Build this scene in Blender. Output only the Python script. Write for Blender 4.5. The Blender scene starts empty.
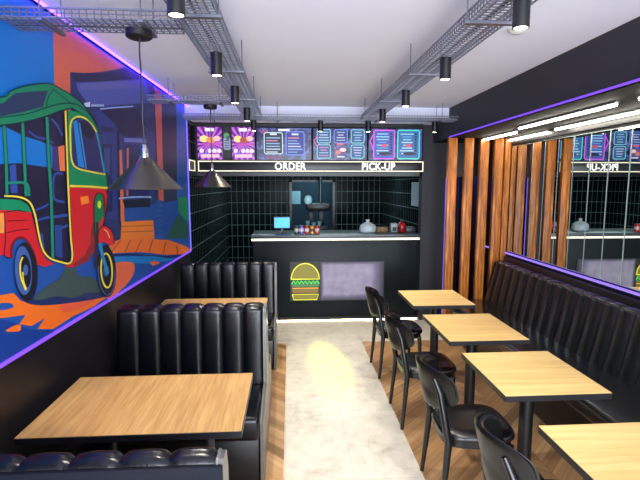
import bpy, bmesh, math, random
from mathutils import Vector, Matrix
from mathutils.geometry import tessellate_polygon
random.seed(7)
SC = bpy.context.scene
COL = SC.collection
PI = math.pi

# ------------------------------------------------------------------ camera
F, VX, VY, H = 460.0, 290.0, 185.0, 1.82
TH = math.atan((240 - VY) / F)
PS = math.atan((320 - VX) / F * math.cos(TH))
FW = Vector((math.sin(PS) * math.cos(TH), math.cos(PS) * math.cos(TH), -math.sin(TH)))
RT = Vector((math.cos(PS), -math.sin(PS), 0))
UP = RT.cross(FW)
CAM = Vector((0, 0, H))
cd = bpy.data.cameras.new('camera')
cd.sensor_width = 36
cd.lens = 36 * F / 640
cam = bpy.data.objects.new('camera', cd)
cam.location = CAM
cam.rotation_euler = (PI / 2 - TH, 0, -PS)
COL.objects.link(cam)
SC.camera = cam


def ray(x, y):
    return FW + RT * ((x - 320) / F) - UP * ((y - 240) / F)


def atX(x, y, X):
    d = ray(x, y)
    return CAM + d * (X / d.x)


SPL = 0.0203                         # the left wall splays out slightly towards the street


def wallX(Y):
    return -1.19 - (5.44 - Y) * SPL if Y < 5.44 else -1.19


def atY(x, y, Y):
    d = ray(x, y)
    return CAM + d * (Y / d.y)


# ------------------------------------------------------------------ materials
def lin(c):
    r = []
    for v in c[:3]:
        v = v / 255.0
        r.append(v / 12.92 if v <= 0.04045 else ((v + 0.055) / 1.055) ** 2.4)
    return (r[0], r[1], r[2], 1)


MATS = {}


def mat(name, rgb, rough=0.5, metal=0.0, spec=0.5, coat=0.0, emit=None, es=0.0, bump=0.0, bscale=80, var=0.0):
    if name in MATS:
        return MATS[name]
    m = bpy.data.materials.new(name)
    m.use_nodes = True
    nt = m.node_tree
    b = nt.nodes['Principled BSDF']
    b.inputs['Base Color'].default_value = lin(rgb)
    b.inputs['Roughness'].default_value = rough
    b.inputs['Metallic'].default_value = metal
    b.inputs['Specular IOR Level'].default_value = spec
    b.inputs['Coat Weight'].default_value = coat
    b.inputs['Coat Roughness'].default_value = 0.15
    if emit:
        b.inputs['Emission Color'].default_value = lin(emit)
        b.inputs['Emission Strength'].default_value = es
    if bump or var:
        tc = nt.nodes.new('ShaderNodeTexCoord')
        n = nt.nodes.new('ShaderNodeTexNoise')
        n.inputs['Scale'].default_value = bscale
        n.inputs['Detail'].default_value = 3
        nt.links.new(tc.outputs['Object'], n.inputs['Vector'])
        if bump:
            bp = nt.nodes.new('ShaderNodeBump')
            bp.inputs['Strength'].default_value = bump
            bp.inputs['Distance'].default_value = 0.01
            nt.links.new(n.outputs['Fac'], bp.inputs['Height'])
            nt.links.new(bp.outputs['Normal'], b.inputs['Normal'])
        if var:
            hs = nt.nodes.new('ShaderNodeMixRGB')
            hs.blend_type = 'MIX'
            hs.inputs[1].default_value = lin([c * (1 - var) for c in rgb])
            hs.inputs[2].default_value = lin([min(255, c * (1 + var)) for c in rgb])
            nt.links.new(n.outputs['Fac'], hs.inputs[0])
            nt.links.new(hs.outputs[0], b.inputs['Base Color'])
    MATS[name] = m
    return m


def nn(nt, t, **kw):
    n = nt.nodes.new(t)
    for k, v in kw.items():
        setattr(n, k, v)
    return n


def mth(nt, op, a, b=None, c=None):
    n = nt.nodes.new('ShaderNodeMath')
    n.operation = op
    for i, v in enumerate((a, b, c)):
        if v is None:
            continue
        if isinstance(v, (int, float)):
            n.inputs[i].default_value = v
        else:
            nt.links.new(v, n.inputs[i])
    return n.outputs[0]


def ramp(nt, fac, stops):
    r = nt.nodes.new('ShaderNodeValToRGB')
    e = r.color_ramp.elements
    e[0].position, e[0].color = stops[0][0], lin(stops[0][1])
    e[1].position, e[1].color = stops[1][0], lin(stops[1][1])
    for p, c in stops[2:]:
        k = e.new(p)
        k.color = lin(c)
    nt.links.new(fac, r.inputs[0])
    return r.outputs[0]


def wood_mat(name, dark, mid, light, axis='X', rough=0.45, scale=1.0, coat=0.0):
    m = mat(name, mid, rough, coat=coat)
    nt = m.node_tree
    b = nt.nodes['Principled BSDF']
    tc = nn(nt, 'ShaderNodeTexCoord')
    mp = nn(nt, 'ShaderNodeMapping')
    s = {'X': (1.2, 22, 22), 'Y': (22, 1.2, 22), 'Z': (22, 22, 1.2)}[axis]
    mp.inputs['Scale'].default_value = [v * scale for v in s]
    nt.links.new(tc.outputs['Object'], mp.inputs['Vector'])
    n = nn(nt, 'ShaderNodeTexNoise')
    n.inputs['Scale'].default_value = 1.6
    n.inputs['Detail'].default_value = 8
    n.inputs['Roughness'].default_value = 0.62
    n.inputs['Distortion'].default_value = 0.6
    nt.links.new(mp.outputs[0], n.inputs['Vector'])
    c = ramp(nt, n.outputs['Fac'], [(0.3, dark), (0.72, light), (0.5, mid)])
    nt.links.new(c, b.inputs['Base Color'])
    bp = nn(nt, 'ShaderNodeBump')
    bp.inputs['Strength'].default_value = 0.12
    bp.inputs['Distance'].default_value = 0.003
    nt.links.new(n.outputs['Fac'], bp.inputs['Height'])
    nt.links.new(bp.outputs[0], b.inputs['Normal'])
    return m


def chevron_mat():
    m = mat('oak chevron floor', (170, 120, 70), 0.34)
    nt = m.node_tree
    b = nt.nodes['Principled BSDF']
    g = nn(nt, 'ShaderNodeNewGeometry')
    sp = nn(nt, 'ShaderNodeSeparateXYZ')
    nt.links.new(g.outputs['Position'], sp.inputs[0])
    X, Y = sp.outputs['X'], sp.outputs['Y']
    W = 0.42
    xc = mth(nt, 'DIVIDE', mth(nt, 'ADD', X, 5.07), W)
    colid = mth(nt, 'FLOOR', xc)
    fr = mth(nt, 'FRACT', xc)
    par = mth(nt, 'MODULO', colid, 2)
    sgn = mth(nt, 'SUBTRACT', mth(nt, 'MULTIPLY', par, 2), 1)
    v = mth(nt, 'ADD', Y, mth(nt, 'MULTIPLY', mth(nt, 'MULTIPLY', fr, W), sgn))
    v = mth(nt, 'ADD', v, mth(nt, 'MULTIPLY', mth(nt, 'SUBTRACT', 1, par), W))
    P = 0.115
    vp = mth(nt, 'DIVIDE', mth(nt, 'ADD', v, 5), P)
    pid = mth(nt, 'FLOOR', vp)
    pf = mth(nt, 'FRACT', vp)
    cb = nn(nt, 'ShaderNodeCombineXYZ')
    nt.links.new(colid, cb.inputs[0])
    nt.links.new(pid, cb.inputs[1])
    wn = nn(nt, 'ShaderNodeTexWhiteNoise', noise_dimensions='2D')
    nt.links.new(cb.outputs[0], wn.inputs['Vector'])
    along = mth(nt, 'MULTIPLY', mth(nt, 'SUBTRACT', mth(nt, 'MULTIPLY', mth(nt, 'MULTIPLY', X, sgn), -1), Y), 1.3)
    cg = nn(nt, 'ShaderNodeCombineXYZ')
    nt.links.new(mth(nt, 'MULTIPLY', vp, 3.2), cg.inputs[0])
    nt.links.new(along, cg.inputs[1])
    nt.links.new(mth(nt, 'MULTIPLY', wn.outputs['Value'], 20), cg.inputs[2])
    n = nn(nt, 'ShaderNodeTexNoise')
    n.inputs['Scale'].default_value = 1.5
    n.inputs['Detail'].default_value = 7
    n.inputs['Roughness'].default_value = 0.65
    nt.links.new(cg.outputs[0], n.inputs['Vector'])
    f = mth(nt, 'ADD', mth(nt, 'MULTIPLY', n.outputs['Fac'], 0.7), mth(nt, 'MULTIPLY', wn.outputs['Value'], 0.34))
    c = ramp(nt, f, [(0.28, (124, 90, 56)), (0.85, (208, 170, 124)), (0.55, (174, 132, 88))])
    gap = mth(nt, 'LESS_THAN', pf, 0.035)
    gap2 = mth(nt, 'LESS_THAN', fr, 0.008)
    gg = mth(nt, 'MAXIMUM', gap, gap2)
    mx = nn(nt, 'ShaderNodeMixRGB')
    nt.links.new(mth(nt, 'MULTIPLY', gg, 0.65), mx.inputs[0])
    nt.links.new(c, mx.inputs[1])
    mx.inputs[2].default_value = lin((70, 42, 22))
    nt.links.new(mx.outputs[0], b.inputs['Base Color'])
    return m


def stone_mat():
    m = mat('pale stone vinyl tile', (205, 200, 190), 0.38)
    nt = m.node_tree
    b = nt.nodes['Principled BSDF']
    g = nn(nt, 'ShaderNodeNewGeometry')
    n = nn(nt, 'ShaderNodeTexNoise')
    n.inputs['Scale'].default_value = 9
    n.inputs['Detail'].default_value = 9
    n.inputs['Roughness'].default_value = 0.75
    nt.links.new(g.outputs['Position'], n.inputs['Vector'])
    n2 = nn(nt, 'ShaderNodeTexNoise')
    n2.inputs['Scale'].default_value = 1.6
    nt.links.new(g.outputs['Position'], n2.inputs['Vector'])
    f = mth(nt, 'ADD', mth(nt, 'MULTIPLY', n.outputs['Fac'], 0.65), mth(nt, 'MULTIPLY', n2.outputs['Fac'], 0.35))
    c = ramp(nt, f, [(0.33, (168, 156, 138)), (0.62, (216, 210, 192)), (0.47, (202, 194, 176))])
    sp = nn(nt, 'ShaderNodeSeparateXYZ')
    nt.links.new(g.outputs['Position'], sp.inputs[0])
    jx = mth(nt, 'LESS_THAN', mth(nt, 'FRACT', mth(nt, 'DIVIDE', mth(nt, 'ADD', sp.outputs['X'], 4.45), 0.44)), 0.008)
    jy = mth(nt, 'LESS_THAN', mth(nt, 'FRACT', mth(nt, 'DIVIDE', sp.outputs['Y'], 0.88)), 0.004)
    mx = nn(nt, 'ShaderNodeMixRGB')
    nt.links.new(mth(nt, 'MULTIPLY', mth(nt, 'MAXIMUM', jx, jy), 0.45), mx.inputs[0])
    nt.links.new(c, mx.inputs[1])
    mx.inputs[2].default_value = lin((130, 122, 112))
    nt.links.new(mx.outputs[0], b.inputs['Base Color'])
    return m


def tile_mat():
    m = mat('black glazed wall tile', (14, 22, 24), 0.16, spec=.03)
    nt = m.node_tree
    b = nt.nodes['Principled BSDF']
    g = nn(nt, 'ShaderNodeNewGeometry')
    sp = nn(nt, 'ShaderNodeSeparateXYZ')
    nt.links.new(g.outputs['Position'], sp.inputs[0])
    sn = nn(nt, 'ShaderNodeSeparateXYZ')
    nt.links.new(g.outputs['True Normal'], sn.inputs[0])
    isx = mth(nt, 'GREATER_THAN', mth(nt, 'ABSOLUTE', sn.outputs['X']), 0.5)
    u = mth(nt, 'ADD', mth(nt, 'MULTIPLY', isx, sp.outputs['Y']),
            mth(nt, 'MULTIPLY', mth(nt, 'SUBTRACT', 1, isx), sp.outputs['X']))
    fu = mth(nt, 'FRACT', mth(nt, 'DIVIDE', mth(nt, 'ADD', u, 7.02), 0.107))
    fv = mth(nt, 'FRACT', mth(nt, 'DIVIDE', mth(nt, 'ADD', sp.outputs['Z'], 0.03), 0.215))
    gr = mth(nt, 'MAXIMUM', mth(nt, 'LESS_THAN', fu, 0.075), mth(nt, 'LESS_THAN', fv, 0.045))
    mx = nn(nt, 'ShaderNodeMixRGB')
    nt.links.new(gr, mx.inputs[0])
    mx.inputs[1].default_value = lin((9, 17, 20))
    mx.inputs[2].default_value = lin((96, 112, 114))
    nt.links.new(mx.outputs[0], b.inputs['Base Color'])
    nt.links.new(mth(nt, 'ADD', mth(nt, 'MULTIPLY', gr, 0.6), 0.16), b.inputs['Roughness'])
    return m


M_WHITE = mat('ceiling paint', (230, 233, 250), 0.8, var=0.01, bscale=2)
M_WALLB = mat('black satin wall paint', (26, 22, 26), 0.42, var=0.12, bscale=3)
M_FASC = mat('charcoal fascia paint', (38, 37, 45), 0.6, var=0.05, bscale=3)
M_BLACK = mat('black lacquer', (12, 12, 14), 0.35)
M_BLKM = mat('matt black metal', (16, 16, 18), 0.42, spec=0.5)
M_LEATH = mat('black leatherette', (6, 8, 14), 0.26, bump=0.10, bscale=90, coat=0.05, spec=.36)
M_LEATH3 = mat('charcoal leatherette', (24, 26, 25), 0.24, bump=0.08, bscale=60, coat=0.4)
M_LEATH2 = mat('black chair leatherette', (16, 15, 17), 0.27, bump=0.08, bscale=120, coat=0.25)
M_PANEL = mat('grey bench side laminate', (96, 92, 88), 0.3)
M_PIPE = mat('grey piping', (120, 118, 112), 0.35)
M_CHAIR = mat('black stained wood', (15, 15, 16), 0.28, var=0.15, bscale=20)
M_TABLE_L = wood_mat('honey oak laminate', (170, 126, 68), (194, 150, 88), (212, 172, 108), 'Y', 0.42, 1.5)
M_TABLE_R = wood_mat('pale oak laminate', (206, 164, 96), (222, 184, 114), (232, 200, 134), 'X', 0.42)
M_SLAT = wood_mat('amber timber slat', (84, 42, 10), (178, 98, 26), (232, 152, 56), 'Z', 0.45, 1.3)
M_EDGE = mat('black table edge', (22, 22, 26), 0.4)
M_CHEV = chevron_mat()
M_STONE = stone_mat()
M_TILE = tile_mat()
M_GALV = mat('galvanised steel wire', (128, 130, 142), 0.4, 0.8)
M_PEND = mat('dark pewter shade', (112, 106, 98), 0.27, 0.9)
M_CHROME = mat('brushed chrome', (190, 190, 190), 0.25, 1.0)
M_PURPLE = mat('violet led', (120, 60, 255), 0.5, emit=(96, 40, 255), es=16)
M_PURPLE_S = mat('violet led diffuser', (150, 110, 255), 0.5, emit=(140, 84, 255), es=2.4)
M_LILAC = mat('lilac edge light', (120, 110, 230), 0.5, emit=(104, 86, 232), es=0.6)
M_VIO = mat('violet profile light', (120, 80, 220), 0.5, emit=(112, 58, 238), es=0.6)
M_LAV = mat('lavender profile light', (120, 100, 220), 0.5, emit=(146, 116, 236), es=0.6)
M_TUBE = mat('white led tube', (255, 255, 255), 0.5, emit=(255, 248, 232), es=15)
M_WARM = mat('warm white strip', (255, 250, 230), 0.5, emit=(255, 242, 212), es=0.9)
M_LENS = mat('lit lamp lens', (255, 255, 255), 0.5, emit=(255, 240, 210), es=9)
M_SIGNW = mat('lit white letter', (255, 255, 255), 0.5, emit=(255, 252, 244), es=0.62)
M_CREAM = mat('lit cream border', (250, 244, 220), 0.5, emit=(238, 226, 190), es=0.5)


def mirror_mat():
    m = mat('silvered mirror', (214, 220, 216), 0.012, 1.0)
    return m


M_MIRROR = mirror_mat()
M_MEDGE = mat('mirror bevel edge', (170, 190, 184), 0.3, 0.35)


# ------------------------------------------------------------------ mesh builder
class MB:
    def __init__(self):
        self.bm = bmesh.new()
        self.mats = []

    def mi(self, m):
        if m not in self.mats:
            self.mats.append(m)
        return self.mats.index(m)

    def box(self, x0, x1, y0, y1, z0, z1, m, bev=0.0, seg=2, rot=None):
        i = self.mi(m)
        r = bmesh.ops.create_cube(self.bm, size=1)
        vs = r['verts']
        for v in vs:
            v.co = Vector(((x0 + x1) / 2 + v.co.x * (x1 - x0), (y0 + y1) / 2 + v.co.y * (y1 - y0),
                           (z0 + z1) / 2 + v.co.z * (z1 - z0)))
        fs = set(f for v in vs for f in v.link_faces)
        for f in fs:
            f.material_index = i
        if bev:
            es = list(set(e for v in vs for e in v.link_edges))
            rr = bmesh.ops.bevel(self.bm, geom=es, offset=bev, segments=seg, affect='EDGES', profile=0.5)
            for f in rr['faces']:
                f.material_index = i
            vs = list(set(v for f in rr['faces'] for v in f.verts))
        if rot:
            bmesh.ops.transform(self.bm, matrix=rot, verts=vs)
        return self

    def ring_loft(self, rings, m, cap=True, closed=True):
        i = self.mi(m)
        vr = [[self.bm.verts.new(p) for p in r] for r in rings]
        n = len(vr[0])
        for a, b in zip(vr[:-1], vr[1:]):
            rng = range(n) if closed else range(n - 1)
            for k in rng:
                f = self.bm.faces.new((a[k], a[(k + 1) % n], b[(k + 1) % n], b[k]))
                f.material_index = i
                f.smooth = True
        if cap:
            for r, rev in ((vr[0], True), (vr[-1], False)):
                f = self.bm.faces.new(list(reversed(r)) if rev else r)
                f.material_index = i
        return self

    def tube(self, pts, r, m, seg=10, cap=True, sx=1.0, sy=1.0):
        pts = [Vector(p) for p in pts]
        rr = r if isinstance(r, (list, tuple)) else [r] * len(pts)
        rings = []
        up = None
        for k, p in enumerate(pts):
            if k == 0:
                t = pts[1] - pts[0]
            elif k == len(pts) - 1:
                t = pts[-1] - pts[-2]
            else:
                t = (pts[k + 1] - pts[k]).normalized() + (pts[k] - pts[k - 1]).normalized()
            t.normalize()
            if up is None:
                up = Vector((0, 0, 1)) if abs(t.z) < 0.9 else Vector((0, 1, 0))
            a = t.cross(up).normalized()
            b = a.cross(t).normalized()
            up = b
            rings.append([p + a * (rr[k] * sx * math.cos(2 * PI * j / seg)) + b * (rr[k] * sy * math.sin(2 * PI * j / seg))
                          for j in range(seg)])
        return self.ring_loft(rings, m, cap)

    def lathe(self, prof, m, c=(0, 0, 0), seg=28):
        c = Vector(c)
        rings = [[c + Vector((r * math.cos(2 * PI * j / seg), r * math.sin(2 * PI * j / seg), z)) for j in range(seg)]
                 for r, z in prof]
        return self.ring_loft(rings, m, True)

    def poly(self, pts, m):
        i = self.mi(m)
        vs = [self.bm.verts.new(p) for p in pts]
        f = self.bm.faces.new(vs)
        f.material_index = i
        return f

    def tess(self, pts, m, to3):
        """concave 2D polygon -> triangles through to3(u,v)"""
        i = self.mi(m)
        tris = tessellate_polygon([[Vector((p[0], p[1], 0)) for p in pts]])
        vs = [self.bm.verts.new(to3(*p)) for p in pts]
        for t in tris:
            try:
                f = self.bm.faces.new([vs[k] for k in t])
                f.material_index = i
            except ValueError:
                pass

    def build(self, name, parent=None, loc=None, smooth=None):
        me = bpy.data.meshes.new(name)
        bmesh.ops.recalc_face_normals(self.bm, faces=self.bm.faces[:])
        if smooth:
            for f in self.bm.faces:
                f.smooth = True
        self.bm.to_mesh(me)
        self.bm.free()
        for m in self.mats:
            me.materials.append(m)
        if smooth:
            me.set_sharp_from_angle(angle=math.radians(smooth))
        else:
            me.set_sharp_from_angle(angle=math.radians(40))
        o = bpy.data.objects.new(name, me)
        COL.objects.link(o)
        if parent:
            o.parent = parent
        if loc:
            o.location = loc
        return o


def tag(o, label, cat, group=None, kind=None):
    if label:
        o['label'] = label
    if cat:
        o['category'] = cat
    if group:
        o['group'] = group
    if kind:
        o['kind'] = kind
    return o


def thing(name, label, cat, loc=(0, 0, 0), rz=0.0, group=None):
    o = bpy.data.objects.new(name, None)
    o.empty_display_size = 0.1
    COL.objects.link(o)
    o.location = loc
    o.rotation_euler = (0, 0, rz)
    return tag(o, label, cat, group)


def dup(root, loc, rz=None, label=None, group=None):
    r = root.copy()
    COL.objects.link(r)
    r.location = loc
    if rz is not None:
        r.rotation_euler = (0, 0, rz)
    if label:
        r['label'] = label
    if group:
        r['group'] = group
    for ch in list(root.children):
        c = ch.copy()
        COL.objects.link(c)
        c.parent = r
        for g in ch.children:
            d = g.copy()
            COL.objects.link(d)
            d.parent = c
    return r


def struct(o):
    o['kind'] = 'structure'
    return o


# ------------------------------------------------------------------ layout numbers
XL, XF, XR = -1.19, 1.86, 2.60      # left wall, fascia line, recessed mirror wall
YB, YE, YC, YK = -1.6, 5.36, 6.0, 9.0   # street side, recess end, counter front, kitchen back wall
ZC, ZS = 2.71, 2.37                 # ceiling, soffit

# ------------------------------------------------------------------ shell
b = MB()
YS = 5.16
b.box(XL - .25, -0.055, YB, YS, -.06, 0, M_CHEV)
b.box(0.825, XR + .1, YB, YS, -.06, 0, M_CHEV)
b.box(-0.055, 0.825, YB, YS, -.06, 0, M_STONE)
b.box(XL - .1, XR + .1, YS, YK + .1, -.06, 0, M_STONE)
struct(b.build('floor'))

b = MB()
b.box(XL - .25, XR + .3, YB - .1, YK + .1, ZC, ZC + .1, M_WHITE)
struct(b.build('ceiling'))
b = MB()
b.box(XL, XF + .02, 5.40, YC + 0.06, 2.59, ZC, M_WHITE)
struct(b.build('ceiling'))                                   # lowered ceiling band before the counter

b = MB()
b.box(XL - .1, XL, 5.46, YK + .1, 0, ZC, M_TILE)
b.ring_loft([[Vector((wallX(y) - o_, y, z)) for y, o_ in ((YB, 0), (5.46, 0), (5.46, .1), (YB, .1))] for z in (0, ZC)], M_WALLB)
for f in b.bm.faces:
    f.smooth = False
struct(b.build('wall_left'))
b = MB()
b.box(XR + .012, XR + .14, YB, YC + 1.2, 0, ZC, M_WALLB)
struct(b.build('wall_right'))
b = MB()
b.box(XF, XR + .012, YB, YE, ZS, ZC, M_FASC)
b.box(XF, XR + .012, YE, YC, ZS, ZC, M_FASC)
b.box(XF + .012, XR + .012, YB, YC - .025, ZS - .006, ZS - .0, mat('matt black soffit', (22, 19, 18), .7, spec=.2))
struct(b.build('ceiling'))                                   # fascia and soffit over the banquette
# kitchen
b = MB()
# back wall with a doorway
dl, dr = atY(289.5, 200, YK).x, atY(335, 200, YK).x
zt = atY(300, 180, YK).z
b.box(XL, dl, YK, YK + .1, 0, ZC, M_TILE)
b.box(dr, 1.9, YK, YK + .1, 0, ZC, M_TILE)
b.box(dl, dr, YK, YK + .1, zt, ZC, M_TILE)
struct(b.build('wall_back'))
b = MB()
b.box(1.80, 1.90, YC + .12, YK, 0, ZC, M_TILE)
struct(b.build('wall_kitchen'))
b = MB()
b.box(XL, 1.80, YC + .30, YK, 2.06, 2.12, M_BLACK)
struct(b.build('trim_3'))                                   # dark kitchen ceiling
M_BACKROOM = mat('back room blue wall', (34, 66, 84), 0.6, var=0.06, bscale=4)
b = MB()
b.box(dl - .3, dr + .5, YK + 1.5, YK + 1.6, 0, 2.4, M_BACKROOM)
b.box(dl - .4, dl - .3, YK + .1, YK + 1.6, 0, 2.4, M_BACKROOM)
b.box(dr + .5, dr + .6, YK + .1, YK + 1.6, 0, 2.4, M_BACKROOM)
b.box(dl - .4, dr + .6, YK + .1, YK + 1.6, 2.3, 2.4, M_BACKROOM)
b.box(dl - .4, dr + .6, YK + .1, YK + 1.6, -.06, 0, M_STONE)
struct(b.build('wall_backroom'))
b = MB()
for xx in (dl, dr - .05):
    b.box(xx, xx + .05, YK - .012, YK + .09, 0, zt, M_BLACK)
b.box(dl, dr, YK - .012, YK + .09, zt - .04, zt, M_BLACK)
struct(b.build('trim_4'))                                   # kitchen doorway lining

# pillar + end wall with the doorway to the toilets
XP0 = atY(421.5, 200, YC - .02).x
XP1 = atY(444, 230, YC - .02).x
b = MB()
b.box(XP0, XP1, YC - .02, YC + .12, 0, ZC, M_FASC)
b.box(XP1, XR + .012, YC - .02, YC + .12, 1.93, ZS, M_BLACK)
struct(b.build('wall_front'))
b = MB()
M_CORR = mat('indigo corridor paint', (34, 26, 72), 0.5)
b.box(XP1 - .1, XR + .1, YC + 1.0, YC + 1.1, 0, 2.2, M_CORR)
b.box(XP1 - .12, XP1 - .02, YC + .12, YC + 1.0, 0, 2.2, M_CORR)
b.box(XP1 - .1, XR + .0, YC + .12, YC + 1.0, 2.1, 2.2, M_CORR)
struct(b.build('wall_corridor'))
# door at the end of the corridor
b = MB()
b.box(XP1 + .02, XR - .04, YC + .94, YC + .99, 0, 1.95, mat('dark indigo door', (24, 20, 48), 0.4), .006)
d1 = struct(b.build('door_1'))
b = MB()
b.tube([(XP1 + .1, YC + .94, 1.0), (XP1 + .1, YC + .9, 1.0), (XP1 + .2, YC + .9, 1.0)], .01, M_CHROME)
b.build('door_handle', d1)
# street side with a big shop window
b = MB()
b.box(XL - .25, -1.0, YB - .1, YB, 0, ZC, M_WALLB)
b.box(2.3, XR + .1, YB - .1, YB, 0, ZC, M_WALLB)
b.box(-1.0, 2.3, YB - .1, YB, 2.55, ZC, M_WALLB)
b.box(-1.0, 2.3, YB - .1, YB, 0, .12, M_WALLB)
struct(b.build('wall_street'))
b = MB()
for xx in (-1.0, .1, 1.2, 2.25):
    b.box(xx, xx + .05, YB - .07, YB - .02, .12, 2.55, M_BLKM)
struct(b.build('window_1'))
# skirting
b = MB()
b.box(0, .012, YB - 5.44, .5, 0, .09, M_BLACK)
bo = struct(b.build('baseboard_left', loc=(XL, 5.44, 0)))
bo.rotation_euler = (0, 0, -SPL)
b = MB()
b.box(XR - .02, XR + .012, YB, YE - .06, ZS - .075, ZS, M_BLACK)
struct(b.build('trim_5'))

# ------------------------------------------------------------------ mural
ZB0, ZB1 = atX(189, 252, XL).z, 0
MY1 = 5.44
MY0 = 0.9
MZ0 = atX(60, 325.5, XL).z
MZ0 = 1.062


def clip(poly):
    def cut(pts, fn, t):
        out = []
        for k in range(len(pts)):
            a, c = pts[k - 1], pts[k]
            fa, fc = fn(a), fn(c)
            if (fa >= 0) != (fc >= 0):
                s = fa / (fa - fc)
                out.append((a[0] + (c[0] - a[0]) * s, a[1] + (c[1] - a[1]) * s))
            if fc >= 0:
                out.append(c)
        return out
    for fn in (lambda p: MY1 - p[0], lambda p: p[0] - MY0, lambda p: 2.69 - p[1], lambda p: p[1] - MZ0):
        poly = cut(poly, fn, 0)
        if len(poly) < 3:
            return []
    return poly


def catmull(pts, n=5, closed=False):
    out = []
    L = len(pts)
    rng = range(L) if closed else range(L - 1)
    for k in rng:
        if closed:
            p0, p1, p2, p3 = pts[k - 1], pts[k], pts[(k + 1) % L], pts[(k + 2) % L]
        else:
            p0, p1, p2, p3 = pts[max(k - 1, 0)], pts[k], pts[k + 1], pts[min(k + 2, L - 1)]
        for j in range(n):
            t = j / n
            out.append(tuple(0.5 * ((2 * p1[i]) + (-p0[i] + p2[i]) * t + (2 * p0[i] - 5 * p1[i] + 4 * p2[i] - p3[i]) * t * t
                                    + (-p0[i] + 3 * p1[i] - 3 * p2[i] + p3[i]) * t ** 3) for i in (0, 1)))
    if not closed:
        out.append(tuple(pts[-1]))
    return out


mb = MB()
LAY = [0]


def mcol(rgb):
    return mat('mural paint %d %d %d' % rgb, rgb, 0.42, spec=0.35)


def wallpt(p):
    # intersect with the splayed wall, then distance along it from its far end
    d = ray(p[0], p[1])
    nrm = Vector((1, -SPL, 0))
    o0 = Vector((XL + .012, 5.44, 0))
    k = (o0 - CAM).dot(nrm) / d.dot(nrm)
    q = CAM + d * k
    dist = (q - o0).dot(Vector((-SPL, -1, 0)))
    return (5.44 - dist, q.z)


def area(poly, rgb, smooth=False):
    if smooth:
        poly = catmull(poly, 4, True)
    pp = []
    for p in poly:
        q = wallpt(p)
        pp.append((min(max(q[0], -3), 12), min(max(q[1], -3), 8)))
    pp = clip(pp)
    if len(pp) < 3:
        return
    LAY[0] += 1
    x = XL + .0121 + LAY[0] * 0.00012
    mb.tess(pp, mcol(rgb), lambda u, v: (x, u, v))


def stroke(pts, w, rgb, smooth=True):
    if smooth and len(pts) > 2:
        pts = catmull(pts, 5)
    l, r = [], []
    for k, p in enumerate(pts):
        a = pts[max(k - 1, 0)]
        c = pts[min(k + 1, len(pts) - 1)]
        dx, dy = c[0] - a[0], c[1] - a[1]
        d = math.hypot(dx, dy) or 1
        nx, ny = -dy / d * w / 2, dx / d * w / 2
        l.append((p[0] + nx, p[1] + ny))
        r.append((p[0] - nx, p[1] - ny))
    LAY[0] += 1
    x = XL + .0121 + LAY[0] * 0.00012
    m = mcol(rgb)
    for k in range(len(l) - 1):
        q = clip([wallpt(l[k]), wallpt(l[k + 1]), wallpt(r[k + 1]), wallpt(r[k])])
        if len(q) > 2:
            try:
                mb.poly([(x, u, v) for u, v in q], m)
            except ValueError:
                pass


def ell(cx, cy, rx, ry, tilt=0, n=28):
    return [(cx + rx * math.cos(a) * math.cos(tilt) - ry * math.sin(a) * math.sin(tilt),
             cy + rx * math.cos(a) * math.sin(tilt) + ry * math.sin(a) * math.cos(tilt))
            for a in [2 * PI * k / n for k in range(n)]]


mb.box(XL, XL + .012, MY0, MY1, MZ0, 2.70, mcol((12, 108, 190)))
DK, DK2 = (16, 20, 46), (30, 34, 66)
SKY = (10, 112, 196)
GRN, YEL, RED = (10, 124, 84), (236, 214, 70), (206, 30, 40)
ORG = (240, 112, 34)
area([(51, -60), (54, 60), (55, 110), (58, 200), (190, 210), (190, 60), (120, -40)], (208, 96, 70))
area([(70, 72), (85, 73), (100, 72), (118, 69), (140, 62), (200, 70), (200, 240), (60, 240), (66, 150), (71, 120)], (38, 46, 100))
area([(71, 73), (100, 73), (138, 66), (150, 72), (150, 78), (100, 82), (74, 81)], (30, 26, 70))
area([(76, 83), (145, 79), (151, 100), (151, 103), (96, 106), (86, 101), (78, 90)], (74, 84, 158))
area([(78, 84), (140, 81), (142, 88), (82, 90)], (92, 92, 160))
area([(84, 103), (90, 102), (90, 107), (85, 107)], (200, 214, 240))
area([(91, 104.5), (104, 104.5), (104, 106.5), (91, 106.5)], (150, 170, 216))
area([(96, 112), (101, 108), (120, 108), (128, 118), (150, 128), (154, 138), (154, 222), (96, 218)], (44, 56, 124))
area([(99, 109), (133, 107), (141, 119), (147, 134), (134, 137), (122, 136), (115, 124)], (34, 26, 66))
stroke([(100, 109), (115, 107.6), (133, 106.4)], 1.4, (140, 160, 220))
stroke([(133, 107), (140, 116), (150, 132)], 1.2, (24, 26, 70))
area([(101, 126), (114, 128), (114, 133), (101, 131)], (40, 40, 90))
area([(102, 144), (112, 144), (112, 212), (102, 212)], (28, 36, 84))
area([(104, 148), (110, 148), (110, 175), (104, 175)], (52, 66, 132))
area([(104, 180), (110, 180), (110, 205), (104, 205)], (46, 60, 124))
area([(124, 138), (146, 139), (146, 143), (124, 142)], (110, 120, 190))
area([(125, 145), (149, 146), (149, 196), (126, 196)], (34, 44, 100))
area([(129, 155), (146, 156), (146, 190), (130, 190)], (24, 30, 70))
area([(117, 130), (119, 130), (121, 222), (118, 222)], (22, 24, 60))
area([(119, 150), (121.5, 150), (124.5, 222), (120.5, 222)], (214, 110, 70))
area([(126.5, 148), (128.5, 148), (128, 196), (126, 196)], (196, 100, 74))
area([(154, 86), (161, 94), (164, 201), (158.5, 201)], (200, 92, 80))
area([(161, 95), (176, 103), (177, 205), (163.5, 205)], (28, 32, 70))
area([(176, 102), (190, 110), (190, 200), (177, 200)], (28, 96, 190))
area([(178, 150), (190, 145), (190, 200), (178, 200)], (20, 84, 170))
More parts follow.
